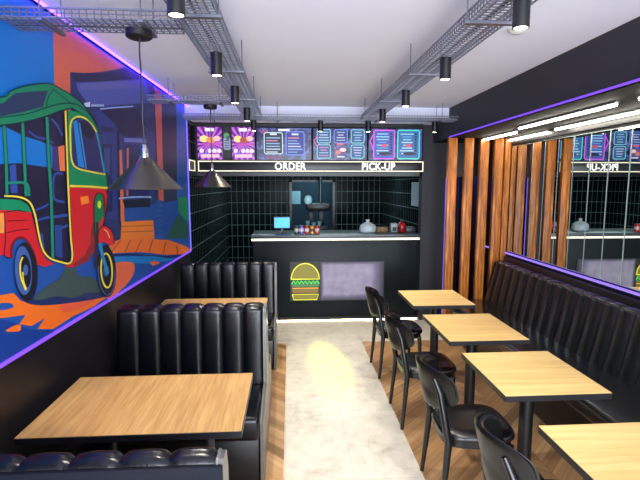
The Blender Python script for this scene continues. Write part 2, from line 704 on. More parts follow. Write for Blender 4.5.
area([(150, 205), (178, 200), (192, 195), (192, 258), (150, 250)], (20, 72, 158))
area([(178, 197), (192, 197), (192, 226), (178, 212)], (16, 140, 84))
area([(164, 240), (178, 214), (192, 228), (192, 244)], (34, 84, 70))
stroke([(118, 198.5), (134, 197), (151, 197)], 1.4, (150, 180, 230))
area([(122, 200), (150, 199), (150, 207), (125, 208)], (10, 12, 40))
area([(124, 208), (152, 207), (153, 221), (125, 222)], (30, 74, 150))
area([(121, 222), (153, 220), (154, 239), (120, 240)], (232, 124, 34))
for yy in (226.5, 232):
    stroke([(121, yy), (153, yy - 1)], .7, (150, 70, 20), False)
area([(155.5, 200), (161.5, 200), (162.5, 238), (155.5, 238)], (36, 86, 164))
for yy in range(203, 236, 5):
    stroke([(156, yy), (162, yy)], .8, (16, 40, 90), False)
# ground
area([(-400, 180), (-60, 205), (0, 226), (60, 244), (110, 240), (192, 238), (192, 270), (60, 340), (-300, 620)], (26, 78, 160))
area([(-400, 300), (-60, 300), (0, 318), (30, 330), (60, 330), (60, 350), (-300, 620)], (18, 60, 140))
area([(104, 256), (110, 243), (120, 239), (150, 239), (168, 240), (182, 245), (194, 250), (184, 254), (166, 255), (140, 252), (114, 253)], (236, 112, 44))
for a, c in (((120, 240), (111, 252)), ((130, 240), (124, 252)), ((141, 240), (135, 252)), ((152, 240), (148, 252)),
             ((165, 242), (163, 254)), ((176, 245), (177, 254))):
    stroke([a, c], .9, (140, 56, 30), False)
stroke([(106, 256), (130, 254.5), (160, 257), (184, 255)], 2, (20, 40, 100))
area([(108, 257), (150, 256), (174, 259), (150, 264), (112, 262)], (18, 124, 200))
area([(113, 264), (130, 262), (134, 268), (130, 279), (118, 292), (108, 300), (106, 292), (112, 280)], (226, 104, 70), True)
area([(148, 262), (156, 261), (160, 263), (152, 266)], (226, 104, 60))
area([(-120, 290), (-30, 300), (12, 293), (20, 301), (36, 304), (56, 303), (76, 300), (92, 298), (106, 297), (92, 307), (72, 316),
      (52, 329), (36, 329), (44, 318), (30, 326), (18, 324), (24, 315), (8, 317), (-30, 322), (-100, 320)], ORG)
area([(-6, 304), (8, 303), (12, 307), (2, 310), (-8, 309)], (26, 78, 160), True)
area([(4, 331), (13, 325.5), (19, 325), (18, 331)], ORG, True)
area([(60, 302), (80, 300), (95, 299), (80, 308), (62, 312)], (232, 92, 60), True)
# shadow of the vehicle
area([(24, 300), (60, 294), (100, 290), (104, 297), (60, 304), (34, 305)], (22, 44, 96), True)
area([(32, 298), (44, 287), (58, 278), (64, 268), (73, 268), (78, 276), (90, 277), (99, 284), (98, 292), (84, 293), (72, 298),
      (56, 296), (40, 300)], (58, 78, 78), True)
# cabin interior
area([(-60, 128), (0, 122), (30, 117), (62, 110), (66, 150), (69, 262), (56, 262), (44, 256), (36, 240), (30, 212), (18, 200),
      (-60, 205)], (30, 26, 56))
area([(-60, 130), (4, 127), (22, 136), (38, 141), (51, 146), (51, 168), (38, 166), (16, 163), (-60, 168)], SKY)
area([(51, 146), (56, 147), (58, 172), (52, 170)], (60, 50, 110))
area([(56.5, 147), (63, 145), (64, 171), (58.5, 171)], (226, 116, 70))
area([(8, 166), (14, 164), (16, 193), (9, 193)], (46, 74, 160))
stroke([(27, 131), (35, 137), (44, 139), (52, 143)], 2.2, (52, 62, 140))
stroke([(50, 119), (56, 126), (61, 136)], 2, (60, 70, 150))
stroke([(61, 174), (54, 174), (51.5, 184), (53, 199), (63, 202)], 2.2, (46, 76, 160))
stroke([(34, 210), (42, 207), (47, 204)], 2, (46, 76, 160))
stroke([(34, 221), (43, 218), (48, 217)], 2.2, (46, 76, 160))
stroke([(51, 217), (58, 216), (66, 215)], 3, (46, 76, 160))
stroke([(52, 229), (60, 228), (66, 225)], 2.2, (46, 76, 160))
area([(37, 232), (41, 234), (43, 250), (40, 248)], (46, 76, 160))
area([(53, 225), (60, 225), (61, 258), (54, 256)], (40, 66, 140))
# posts and side loop
for pts in ([(2, 125), (4, 160), (5, 197)], [(20.5, 121), (22, 150), (24, 196)], [(45, 117), (47, 160), (49.5, 200), (51, 259)]):
    stroke(pts, 4.2, (14, 40, 50))
    stroke(pts, 2.8, (22, 134, 104))
stroke([(5, 183), (20, 182.5), (26, 186), (27, 196)], 2.6, (22, 134, 104))
# rear body
area([(-90, 198), (3, 199), (18, 200), (26, 205), (30, 213), (3, 211), (-90, 214)], (14, 138, 92))
area([(-90, 213), (3, 210), (29, 212), (33, 228), (37, 246), (44, 259), (52, 264), (42, 267), (34, 264), (30, 250), (24, 240),
      (15, 238), (9, 246), (8, 258), (2, 255), (-90, 262)], RED)
area([(-4, 213), (2, 213), (2, 233), (-4, 233)], (236, 150, 70))
stroke([(3, 212), (15, 210.5), (24, 212)], 1, DK)
stroke([(5, 221), (25, 220)], .9, (70, 10, 24), False)
stroke([(4, 233), (14, 230.5), (27, 229)], .9, (70, 10, 24))
stroke([(9, 258), (9.5, 246), (15, 238.5), (23, 239), (30, 250), (34, 263)], 2.6, (110, 20, 34))
stroke([(2, 212), (3, 240), (2, 256), (8, 258)], 1, DK)
# rear wheel
area(ell(23.5, 272, 12, 29.5, -.06), (18, 20, 38))
area(ell(21, 270.5, 8.6, 24.5, -.06), (60, 94, 160))
area(ell(22.5, 271.5, 6.2, 17, -.06), (16, 18, 34))
area(ell(23.2, 270, 2.6, 5.5), (60, 94, 160))
stroke([(20.5, 257), (17.8, 264), (18.6, 278), (23.5, 290)], 1.7, YEL)
stroke([(20.4, 272), (21, 281), (24, 289)], 1.3, YEL)
# front body
area([(66, 110), (76, 112), (88, 117), (96, 131), (104, 172), (106, 190), (66, 190)], (14, 132, 80))
area([(66, 187), (104, 189), (106, 196), (104, 214), (99, 232), (94, 250), (86, 261), (74, 267), (62, 267), (69, 261), (69, 230)], RED)
area([(90, 224), (95, 216), (98, 232), (94, 250), (86, 261), (74, 267), (70, 265), (82, 256), (88, 244)], (136, 34, 44))
area([(70, 130), (71, 120), (75, 117.5), (86, 121), (94, 131), (98, 150), (102.5, 173), (85, 171), (74, 167), (70, 160)], (40, 38, 92))
area([(77, 121), (86, 123), (93, 132), (90, 140), (80, 134)], (26, 22, 50))
area([(71, 121), (75, 120.5), (82.5, 168), (76, 166)], (24, 124, 206))
area([(76.5, 123), (78, 123), (85, 169), (83.5, 169)], (60, 130, 200))
stroke([(94, 132), (98, 150), (102.5, 174)], 1.2, (60, 130, 210))
stroke([(103.5, 174.5), (90, 172), (76, 168.5), (70, 162), (68.2, 145), (68.4, 124), (73, 117.5), (80, 117), (88, 122), (94.5, 132)], 1.6, YEL)
stroke([(66, 186), (85, 186.5), (105.5, 188)], 2.1, YEL)
stroke([(106, 189), (106, 198), (103, 218), (99, 232)], 1.1, DK)
stroke([(104.5, 172), (106.5, 188)], 1.2, DK, False)
area([(78, 197), (86, 195.5), (87.3, 203), (79, 205)], (246, 130, 40))
area([(93, 236), (92.5, 203), (94, 196), (98, 194), (101, 198), (101.5, 216), (97.5, 222), (96, 236)], (16, 116, 70), True)
area(ell(97.3, 204.5, 2, 4), (200, 226, 50))
stroke([(92.5, 236), (91.8, 205), (94, 195), (98, 193), (102, 198), (102, 217)], 1, DK)
# door opening outline
stroke([(63, 111), (64.5, 150), (66, 190), (68.3, 235), (70, 255), (67.5, 263), (60, 262.5), (47, 258), (40, 249), (36, 234),
        (32, 214), (26.5, 202), (16, 197), (1, 196)], 2.9, DK)
stroke([(63, 111), (64.5, 150), (66, 190), (68.3, 235), (70, 255), (67.5, 263), (60, 262.5), (47, 258), (40, 249), (36, 234),
        (32, 214), (26.5, 202), (16, 197), (1, 196)], 1.8, YEL)
# front wheel, fork, mudguard
area(ell(104.5, 271, 9.6, 26, -.05), (18, 20, 38))
stroke(ell(104.5, 271, 8.4, 24, -.05)[:16], 1, (60, 94, 160))
stroke(ell(104.5, 270.5, 5.6, 17, -.05) + [ell(104.5, 270.5, 5.6, 17, -.05)[0]], 1.7, YEL)
area(ell(104, 271, 2.8, 5.5), (40, 84, 150))
stroke([(97.5, 243), (101, 258), (105.5, 274)], 3.2, (40, 130, 190))
stroke([(95, 222), (94, 245), (93.5, 268)], 2.4, (60, 30, 44))
area([(96, 243), (96.5, 233), (100, 227), (105, 227), (110, 233), (112, 243), (108, 245), (101, 242)], (214, 32, 40), True)
stroke([(96, 244), (96, 232), (101, 226), (107, 228), (111.5, 236), (112, 244)], .9, DK)
stroke([(101.5, 229), (105, 232), (107.5, 238)], 1, (250, 190, 110))
# canopy
area([(-80, 118), (-40, 100), (0, 97), (6, 92), (18, 87), (35, 84), (48, 84), (58, 89), (70, 96), (80, 104), (88, 114), (95, 125),
      (97, 134), (90, 124), (80, 114), (70, 108), (60, 110), (45, 115.5), (25, 121), (0, 125), (-80, 132)], GRN)
area([(-60, 112), (0, 103), (12, 93), (30, 91.5), (45, 90.5), (42, 100), (40, 107), (20, 112), (0, 116), (-60, 122)], (34, 50, 84))
OUT = (10, 36, 48)
stroke([(-80, 118), (-40, 100), (0, 97), (6, 92), (18, 87), (35, 84), (48, 84), (58, 89), (70, 96), (80, 104), (88, 114), (95, 125), (97, 134)], 1.3, OUT)
stroke([(-80, 124), (0, 117), (25, 113.5), (45, 107), (60, 103.5), (74, 104.5), (86, 113), (95, 127)], 1.2, OUT)
stroke([(-80, 132), (0, 125), (25, 121), (45, 115.5), (60, 110), (70, 108)], 1.2, OUT)
stroke([(43.5, 108), (45, 98), (51, 88.5)], 1, OUT)
stroke([(51, 90), (60, 97), (71, 105)], .9, OUT)
for v in mb.bm.verts:
    v.co -= Vector((XL, 5.44, 0))
o = mb.build('wall_mural', loc=(XL, 5.44, 0))
o.rotation_euler = (0, 0, -SPL)
tag(o, 'glossy painted mural of a red and green three-wheeled rickshaw on the left wall', 'mural')


def led_strip(name, label, pts, r, m, cat='led strip', group=None):
    """a square-section led profile with its diffuser"""
    t = thing(name, label, cat, pts[0], 0, group)
    bb = MB()
    p0 = Vector(pts[0])
    bb.tube([Vector(p) - p0 for p in pts], r, m, 8)
    bb.build('diffuser', t)
    return t


def strip(name, label, x0, x1, y0, y1, z0, z1, m, chan=None, cat='led strip'):
    t = thing(name, label, cat, ((x0 + x1) / 2, (y0 + y1) / 2, z0))
    if x1 < -1.1:
        p = Vector((XL, 5.44, 0))
        rz = Matrix.Rotation(-SPL, 4, 'Z')
        t.rotation_euler = (0, 0, -SPL)
        c = Vector(t.location)
        t.location = p + rz @ (c - p)
        t['rz'] = 1
        del t['rz']
    else:
        c = Vector(t.location)
    bb = MB()
    bb.box(x0 - c.x, x1 - c.x, y0 - c.y, y1 - c.y, z0 - c.z, z1 - c.z, m, .001, 1)
    bb.build('diffuser', t)
    if chan:
        bb = MB()
        a = chan
        bb.box(a[0] - c.x, a[1] - c.x, a[2] - c.y, a[3] - c.y, a[4] - c.z, a[5] - c.z, M_BLKM)
        bb.build('channel', t)
    return t


XM = XL + .012
strip('led_strip', 'violet light strip along the bottom edge of the rickshaw mural', XM - .0119, XM + .014, MY0, MY1, MZ0 - .018, MZ0 - .001, M_VIO)
strip('led_strip', 'thin violet light strip where the mural meets the ceiling', XL + .034, XL + .041, MY0, MY1 + .0, ZC - .010, ZC - .001, M_PURPLE,
      (XL + .0, XL + .034, MY0, MY1 + .0, ZC - .008, ZC - .001))
strip('led_strip', 'dim lilac upright light strip at the far edge of the mural', XM - .0119, XM + .014, MY1 + .001, MY1 + .015, MZ0 - .02, ZC - .02, M_LILAC)
strip('led_strip', 'violet light strip along the foot of the dark fascia above the mirrors', XF - .010, XF, .2, YE, ZS - .0, ZS + .012, M_VIO)
strip('led_strip', 'violet light strip under the wall mirrors behind the banquette', XR - .02, XR + .012, .4, YC - .03, 1.0, 1.014, M_LAV)
strip('led_strip', 'upright violet light strip on the frame of the toilet corridor opening', XP1 + .0, XP1 + .010, YC - .031, YC - .021, .02, 1.92, M_LILAC)

# ------------------------------------------------------------------ mirrors
MW = 0.24
ymir = YE - .0
k = 0
mt = None
ys = []
yy = 5.325
while yy > 0.4:
    ys.append(yy)
    yy -= MW
def mirror_panel():
    t = thing('mirror_panel', '', 'mirror', (XR, 0, 1.03))
    bb = MB()
    h = 2.27 - 1.03
    w = MW - .001
    bv = .007
    # face
    bb.poly([(0, bv, bv), (0, w - bv, bv), (0, w - bv, h - bv), (0, bv, h - bv)], M_MIRROR)
    bb.mi(M_MEDGE)
    o_ = [(.004, 0, 0), (.004, w, 0), (.004, w, h), (.004, 0, h)]
    i_ = [(0, bv, bv), (0, w - bv, bv), (0, w - bv, h - bv), (0, bv, h - bv)]
    for a in range(4):
        c = (a + 1) % 4
        bb.poly([o_[a], o_[c], i_[c], i_[a]], M_MEDGE)
        q = [(.0115, o_[a][1], o_[a][2]), (.0115, o_[c][1], o_[c][2])]
        bb.poly([q[0], q[1], o_[c], o_[a]], M_MEDGE)
    bb.poly([(.0115, v[1], v[2]) for v in reversed(o_)], M_MEDGE)
    g = bb.build('mirror_glass', t)
    for f in g.data.polygons:
        f.use_smooth = False
    return t
mt = mirror_panel()
N = len(ys)
for i, y0 in enumerate(ys):
    lab = 'slim upright wall mirror over the long black banquette'
    t = mt if i == 0 else dup(mt, (XR, y0, 1.03))
    t.location = (XR, y0 - MW + .002, 1.03)
    t['label'] = lab
    t['group'] = 'mirror panels above the banquette'

# ------------------------------------------------------------------ timber slats
SW5 = .034
slat_px = [(450, 'timber slat nearest the dark pillar, upright at the far end of the banquette'),
           (466, 'second upright timber slat from the dark pillar'),
           (481, 'middle upright timber slat of the five beyond the banquette'),
           (495.3, 'upright timber slat directly left of the one touching the mirrors'),
           (511, 'upright timber slat pressed against the mirror wall at the end of the banquette')]
for i, (px, lab) in enumerate(slat_px):
    X = atY(px, 230, YE).x
    if i == 4:
        X = XR - .0345
    w = .052 if i < 4 else SW5
    bb = MB()
    bb.box(-w, w, -.03, .03, 0, ZS - .001, M_SLAT, .004)
    o = bb.build('timber_slat', loc=(X, YE + .012, 0))
    tag(o, lab, 'timber slat', 'timber slats at the end of the banquette')

# ------------------------------------------------------------------ soffit tubes
def led_tube(X, y0, y1, z, lab):
    t = thing('led_batten', lab, 'light', (X, (y0 + y1) / 2, ZS - .006))
    L = (y1 - y0) / 2
    bb = MB()
    bb.box(-.016, .016, -L, L, -.018, .001, mat('aluminium batten', (150, 150, 152), .35, .8), .002)
    bb.build('batten_body', t)
    bb = MB()
    bb.box(-.009, .009, -L + .01, L - .01, z - ZS, -.0181, M_TUBE, .004)
    bb.build('diffuser', t)
for X, y0, y1, lab in ((2.12, 2.93, 4.22, 'near white led batten on the soffit, on the fascia side'),
                       (2.50, 3.0, 4.28, 'near white led batten on the soffit, on the mirror side'),
                       (2.25, 4.52, 5.34, 'far white led batten on the soffit, on the fascia side'),
                       (2.565, 4.5, 5.34, 'far white led batten on the soffit, against the mirrors'),
                       (2.12, 1.35, 2.75, 'led batten on the soffit nearest the street window, on the fascia side')):
    led_tube(X, y0, y1, ZS - .035, lab)

# ------------------------------------------------------------------ channelled upholstery
def channel_pad(bb, width, n, prof, m, bulge=.02, seg=8, inset=.0):
    """prof = list of (y,z,nx_y,nx_z,weight); extruded along x from 0..width with n rolls"""
    i = bb.mi(m)
    cols = []
    cw = width / n
    for c in range(n):
        for s in range(seg + (1 if c == n - 1 else 0)):
            t = s / seg
            u = (c + t) * cw
            bl = math.sqrt(max(0, 1 - (2 * t - 1) ** 2)) ** 0.6
            col = []
            for (y, z, ny, nz, w) in prof:
                col.append(bb.bm.verts.new((u, y + ny * (bl - 1) * bulge * w, z + nz * (bl - 1) * bulge * w)))
            cols.append(col)
    for a, c in zip(cols[:-1], cols[1:]):
        for k in range(len(prof) - 1):
            f = bb.bm.faces.new((a[k], c[k], c[k + 1], a[k + 1]))
            f.material_index = i
            f.smooth = True
    for col in (cols[0], cols[-1]):
        f = bb.bm.faces.new(col)
        f.material_index = i


def back_prof(y_front_bot, y_front_top, y_back, z0, z1, r=.035):
    """front faces -y; goes up the front, over the top, down the back"""
    pr = []
    nz = 7
    for k in range(nz):
        t = k / (nz - 1)
        pr.append((y_front_bot + (y_front_top - y_front_bot) * t, z0 + (z1 - r - z0) * t, -1, 0, .35 if k == 0 else 1))
    for k in range(1, 6):
        a = PI / 2 * k / 5
        pr.append((y_front_top + r * (1 - math.cos(a)), z1 - r + r * math.sin(a), -math.cos(a), math.sin(a), 1))
    pr.append(((y_front_top + r + y_back - r) / 2, z1 + .003, 0, 1, 1))
    for k in range(0, 6):
        a = PI / 2 * k / 5
        pr.append((y_back - r + r * math.sin(a), z1 - r + r * math.cos(a), math.sin(a), math.cos(a), 1 - .18 * k))
    pr.append((y_back, z0, 1, 0, 0))
    return pr


def bench(name, lab, loc, double=False, flip=False, width=1.0, z1=1.0):
    """seat faces -y (towards the street) unless flip; x from 0..width"""
    t = thing(name, lab, 'booth bench', loc, 0, None)
    S = -1 if flip else 1

    def fy(bb):
        if flip:
            for v in bb.bm.verts:
                v.co.y = -v.co.y
    n = 7
    def half(sgn, off):
        bb = MB()
        channel_pad(bb, width - .02, n, back_prof(-.02, .02, .105, .40, z1), M_LEATH, .017)
        for v in bb.bm.verts:
            v.co.y = (v.co.y + off) * sgn
        bk_ = bb.build('backrest', t)
        bb = MB()
        y0 = -.50 + off
        bb.box(0, width - .02, min(y0 * sgn, (-.015 + off) * sgn), max(y0 * sgn, (-.015 + off) * sgn), .30, .45, M_LEATH, .03, 4)
        bb.build('seat', t)
        bb = MB()
        a, c = (y0 + .05) * sgn, (off + .10) * sgn
        bb.box(0, width - .03, min(a, c), max(a, c), 0.0, .30, M_BLACK, .004)
        bb.build('plinth', t)
        # end panel: L outline
        bb = MB()
        pts = [(y0 + .03, 0), (y0 + .03, .40), (-.03, .46), (-.005, .90), (.02, z1 - .03), (.04, z1 - .015), (.09, z1 - .015), (.105, z1 - .03), (.105, 0)]
        pts = [((p[0] if k in (0, 1) else p[0] + off), p[1]) for k, p in enumerate(pts)]
        x0, x1 = width - .02, width
        ia = [Vector((x0 + .0005, p[0] * sgn, p[1])) for p in pts]
        ib = [Vector((x1, p[0] * sgn, p[1])) for p in pts]
        bb.ring_loft([ia, ib], M_PANEL, True)
        for f in bb.bm.faces:
            f.smooth = False
        ep_ = bb.build('end_panel', t)
        bb = MB()
        e = [Vector((width - .018, p[0] * sgn, p[1])) for p in pts[1:-1]]
        bb.tube(e, .006, M_PIPE, 6)
        bb.build('piping', ep_)
    if double:
        half(1, 0)
        half(-1, -.21)
    else:
        half(-1 if flip else 1, 0)
        bb = MB()
        y0, y1 = .105, .12
        if flip:
            y0, y1 = -y1, -y0
        bb.box(0, width - .001, y0, y1, 0, z1 - .022, mat('navy back board', (3, 7, 22), .7, spec=.2), .004)
        bb.build('back_board', t)
    return t


BW = -.17 - (XL + .02)
bench('booth_bench', 'double black channelled booth bench in the middle, between the two left tables', (wallX(3.1) + .055, 3.09, 0), True, width=BW + .012, z1=.985)
bench('booth_bench', 'farthest black channelled booth bench, in front of the counter', (XL + .02, 4.86, 0), False, width=BW + .02)
bench('booth_bench', 'nearest black booth bench seen from behind at the bottom left', (wallX(1.0) + .02, 1.43, 0), False, True, width=BW + .05)

# banquette along the mirrors: built facing -y then turned so the seat faces -x
BQ0, BQ1 = .6, 5.31
L = BQ1 - BQ0
t = thing('banquette', 'long black channelled leather banquette running under the wall mirrors', 'banquette', (2.32, BQ0, 0))
n = round(L / .165)
bb = MB()
channel_pad(bb, L, n, back_prof(0, .10, .235, .40, .93, .035), M_LEATH3, .034)
R = Matrix.Rotation(-PI / 2, 4, 'Z')
# local (x along, y back) -> world (X = y, Y = x)
for v in bb.bm.verts:
    v.co = Vector((v.co.y, v.co.x, v.co.z))
bb.build('backrest', t)
bb = MB()
bb.box(-.45, .02, 0, L, .33, .45, M_LEATH3, .03, 4)
bb.build('seat', t)
bb = MB()
bb.box(-.38, .25, 0, L, 0, .33, M_BLACK, .004)
bb.build('plinth', t)
bb = MB()
bb.box(.235, .275, 0, L, 0, .97, M_BLACK, .004)
bb.build('back_board', t)

# ------------------------------------------------------------------ tables
def table(name, lab, x0, x1, y0, y1, m, poles, group, zt=.75, th=.034, base='plate'):
    cx, cy = (x0 + x1) / 2, (y0 + y1) / 2
    t = thing(name, lab, 'table', (cx, cy, 0), 0, group)
    w, d = (x1 - x0) / 2, (y1 - y0) / 2
    bb = MB()
    bb.box(-w, w, -d, d, zt - th, zt - .002, M_EDGE, .002, 1)
    bb.box(-w + .0015, w - .0015, -d + .0015, d - .0015, zt - .0021, zt, m)
    bb.build('tabletop', t)
    for px, py, r in poles:
        bb = MB()
        bb.tube([(px, py, .018), (px, py, zt - th - .006)], r, M_BLKM, 20)
        bb.box(px - .14, px + .14, py - .14, py + .14, zt - th - .006, zt - th, M_BLKM)
        lg = bb.build('leg', t)
        bb = MB()
        h_ = .16 if len(poles) == 1 else .2
        bb.box(px - h_, px + h_, py - h_, py + h_, 0, .008, M_BLKM, .003)
        bb.lathe([(.06, .008), (.06, .012), (r + .004, .02)], M_BLKM, (px, py, 0))
        bb.build('base_plate', lg)
    return t
table('dining_table', 'larger honey oak booth table nearest the camera at lower left', -1.18, -.22, 1.92, 2.55, M_TABLE_L,
      [(-.2, -.02, .03), (.28, -.02, .03)], 'booth tables')
table('dining_table', 'second booth table, between the middle and farthest booth benches', -1.18, -.22, 3.70, 4.33, M_TABLE_L,
      [(-.2, 0, .03), (.28, 0, .03)], 'booth tables')
for y0, y1, lab in ((3.94, 4.54, 'farthest small square oak table before the banquette, nearest the counter'),
                    (3.00, 3.66, 'second farthest pale oak table in the row before the banquette'),
                    (2.17, 2.78, 'pale oak table in the right row, second from the camera'),
                    (1.25, 1.88, 'pale oak table at the bottom right corner, nearest the camera')):
    table('dining_table', lab, 1.09 if y1 > 2 else 1.10, 1.66, y0, y1, M_TABLE_R, [(.03 if y1 > 2 else .12, .06, .040)], 'square tables before the banquette')

# ------------------------------------------------------------------ chairs
def make_chair():
    t = thing('dining_chair', '', 'chair')
    # seat pad: rounded trapezoid
    def outline(s, wf, wb, xf, xb, n=40):
        pts = []
        for k in range(n):
            a = 2 * PI * k / n
            ca, sa = math.cos(a), math.sin(a)
            e = .55
            x = math.copysign(abs(ca) ** e, ca)
            y = math.copysign(abs(sa) ** e, sa)
            X = (xf + xb) / 2 + x * (xf - xb) / 2 * s
            w = wb + (wf - wb) * ((x + 1) / 2)
            pts.append((X, y * w * s))
        return pts
    bb = MB()
    lv = [(.93, .415), (.99, .420), (1.0, .430), (.985, .442), (.92, .452), (.75, .458), (.4, .456), (.1, .454)]
    rings = [[Vector((x, y, z)) for x, y in outline(s, .215, .19, .215, -.21)] for s, z in lv]
    bb.ring_loft(rings, M_LEATH2, True)
    bb.build('seat', t, smooth=50)
    bb = MB()
    rings = [[Vector((x, y, z)) for x, y in outline(s, .20, .175, .20, -.2)] for s, z in ((.96, .372), (1, .376), (1, .4145), (.9, .4148))]
    bb.ring_loft(rings, M_CHAIR, True)
    bb.build('seat_frame', t, smooth=40)
    # backrest: curved oval pad
    def pad(th0, th1, grow, m, name):
        bb = MB()
        nu, nv = 26, 14
        i = bb.mi(m)
        def P(u, v, off):
            # u,v in -1..1
            hw, hh = .195 + grow, .135 + grow
            y = u * hw
            z = .700 + v * hh
            x = -.295 + .135 * (u * u) - v * .03
            return Vector((x + off, y, z))
        rng = []
        N = 56
        def sup(a, s):
            ca, sa = math.cos(a), math.sin(a)
            e = .62
            return math.copysign(abs(ca) ** e, ca) * s, math.copysign(abs(sa) ** e, sa) * s
        levels = [(.02, th0), (.5, th0), (.85, th0), (.96, th0 * .8 + th1 * .2), (1.0, (th0 + th1) / 2), (.96, th0 * .2 + th1 * .8), (.85, th1), (.5, th1), (.02, th1)]
        rings = []
        for s, off in levels:
            ring = []
            for k in range(N):
                u, v = sup(2 * PI * k / N, s)
                ring.append(P(u, v * (1 if v > 0 else 1.0) * (1 - .12 * u * u), off))
            rings.append(ring)
        bb.ring_loft(rings, m, True)
        return bb.build(name, t, smooth=60)
    pad(-.012, .004, 0, M_CHAIR, 'back_shell')
    pad(.002, .030, -.012, M_LEATH2, 'backrest')
    for s in (-1, 1):
        bb = MB()
        bb.tube([(-.225, s * .205, 0), (-.205, s * .195, .22), (-.190, s * .188, .42), (-.215, s * .186, .55), (-.232, s * .150, .68), (-.262, s * .125, .76)],
                [.013, .017, .022, .020, .017, .012], M_CHAIR, 12, sx=1.0)
        bb.build('leg', t, smooth=60)
        bb = MB()
        bb.tube([(.175, s * .205, 0), (.168, s * .190, .20), (.16, s * .175, .39)], [.012, .016, .02], M_CHAIR, 12)
        bb.build('leg', t, smooth=60)
    return t
ch = make_chair()
spots = [(1.05, 4.33, .02, 'black chair farthest away, at the table nearest the counter'),
         (1.05, 3.42, .0, 'second farthest black chair, at the second oak table'),
         (1.05, 2.50, -.03, 'black chair seen whole from behind, at the third oak table'),
         (1.10, 1.75, -.06, 'black chair cut off by the bottom edge, nearest the camera')]
for i, (x, y, a, lab) in enumerate(spots):
    c = ch if i == 0 else dup(ch, (0, 0, 0))
    c.location = (x, y, 0)
    c.rotation_euler = (0, 0, a)
    c['label'] = lab
    c['group'] = 'black chairs along the right row of tables'

# ------------------------------------------------------------------ cable trays
def tray(lab, p0, p1, width, z, hang, side=.04, cables=3):
    """wire basket tray from p0 to p1 (axis aligned), bottom at z"""
    p0, p1 = Vector((p0[0], p0[1], z)), Vector((p1[0], p1[1], z))
    L = (p1 - p0).length
    ang = math.atan2(p1.y - p0.y, p1.x - p0.x)
    t = thing('cable_tray', lab, 'cable tray', p0, ang, None)
    bb = MB()
    r = .0022
    n = int(L / .03)
    W = width / 2
    def bar(a, c, rr=r):
        a, c = Vector(a), Vector(c)
        x0, x1 = min(a.x, c.x) - rr, max(a.x, c.x) + rr
        y0, y1 = min(a.y, c.y) - rr, max(a.y, c.y) + rr
        z0, z1 = min(a.z, c.z) - rr, max(a.z, c.z) + rr
        bb.box(x0, x1, y0, y1, z0, z1, M_GALV)
    nl = max(4, int(width / .026))
    for k in range(nl + 1):
        bar((0, -W + width * k / nl, 0), (L, -W + width * k / nl, 0), r * .9)
    for s in (-W, W):
        bar((0, s, side * .5), (L, s, side * .5))
        bar((0, s, side), (L, s, side), .004)
    for k in range(n + 1):
        x = L * k / n
        bar((x, -W, 0), (x, W, 0))
        bar((x, -W, 0), (x, -W, side))
        bar((x, W, 0), (x, W, side))
    bb.build('wire_basket', t)
    for h in hang:
        bb = MB()
        for s in (-W - .008, W + .008):
            bb.tube([(h, s, -.012), (h, s, ZC - z)], .0035, M_GALV, 6)
        bb.box(h - .012, h + .012, -W - .02, W + .02, -.016, -.004, M_GALV)
        bb.build('hanger', t)
    for k in range(cables):
        bb = MB()
        y = -W * .6 + W * 1.2 * k / max(1, cables - 1)
        pts = [(L * j / 14, y + random.uniform(-.008, .008), .012 + .002 * k) for j in range(15)]
        bb.tube(pts, .006, mat('grey cable %d' % k, [(150, 150, 158), (60, 60, 64), (190, 190, 196)][k % 3], .5), 6)
        bb.build('cable', t)
    return t
ZT = 2.53
tray('long wire cable tray on the left, running from the camera to the counter', (-.39, .6), (-.39, 5.06), .18, ZT, (.5, 1.45, 2.4, 3.35, 4.2))
tray('long wire cable tray on the right, running from the camera to the counter', (.87, .6), (.87, 5.06), .18, ZT, (.5, 1.45, 2.4, 3.35, 4.2))
tray('short wire cable tray over the nearest booth table, from the mural to the left tray', (wallX(2.2) + .02, 2.225), (-.495, 2.225), .18, ZT, (.18, .6), cables=2)
tray('short wire cable tray over the second booth table, in front of the farther pendant', (wallX(4.2) + .02, 4.16), (-.495, 4.16), .18, ZT, (.18, .6), cables=2)
tray('wire cable tray crossing the whole room just before the menu boards', (XL + .06, 5.17), (XF - .01, 5.17), .18, ZT, (.3, 1.0, 2.1, 2.8), cables=3)

# ------------------------------------------------------------------ can spotlights
def make_can():
    t = thing('spotlight', '', 'spotlight')
    bb = MB()
    bb.lathe([(.001, .118), (.029, .118), (.031, .116), (.031, .001), (.029, 0), (.026, 0), (.025, .006), (.001, .006)], M_BLKM, seg=26)
    hs_ = bb.build('housing', t, smooth=35)
    bb = MB()
    bb.lathe([(.001, .002), (.0248, .002), (.0248, .0055), (.001, .0055)], M_LENS, seg=22)
    bb.build('lens', hs_)
    bb = MB()
    bb.tube([(0, 0, .118), (0, 0, ZT - 2.42 + .006)], .006, M_BLKM, 8)
    bb.box(-.02, .02, -.02, .02, ZT - 2.42 - .006, ZT - 2.42 - .0025, M_BLKM)
    bb.build('bracket', t)
    return t
can = make_can()
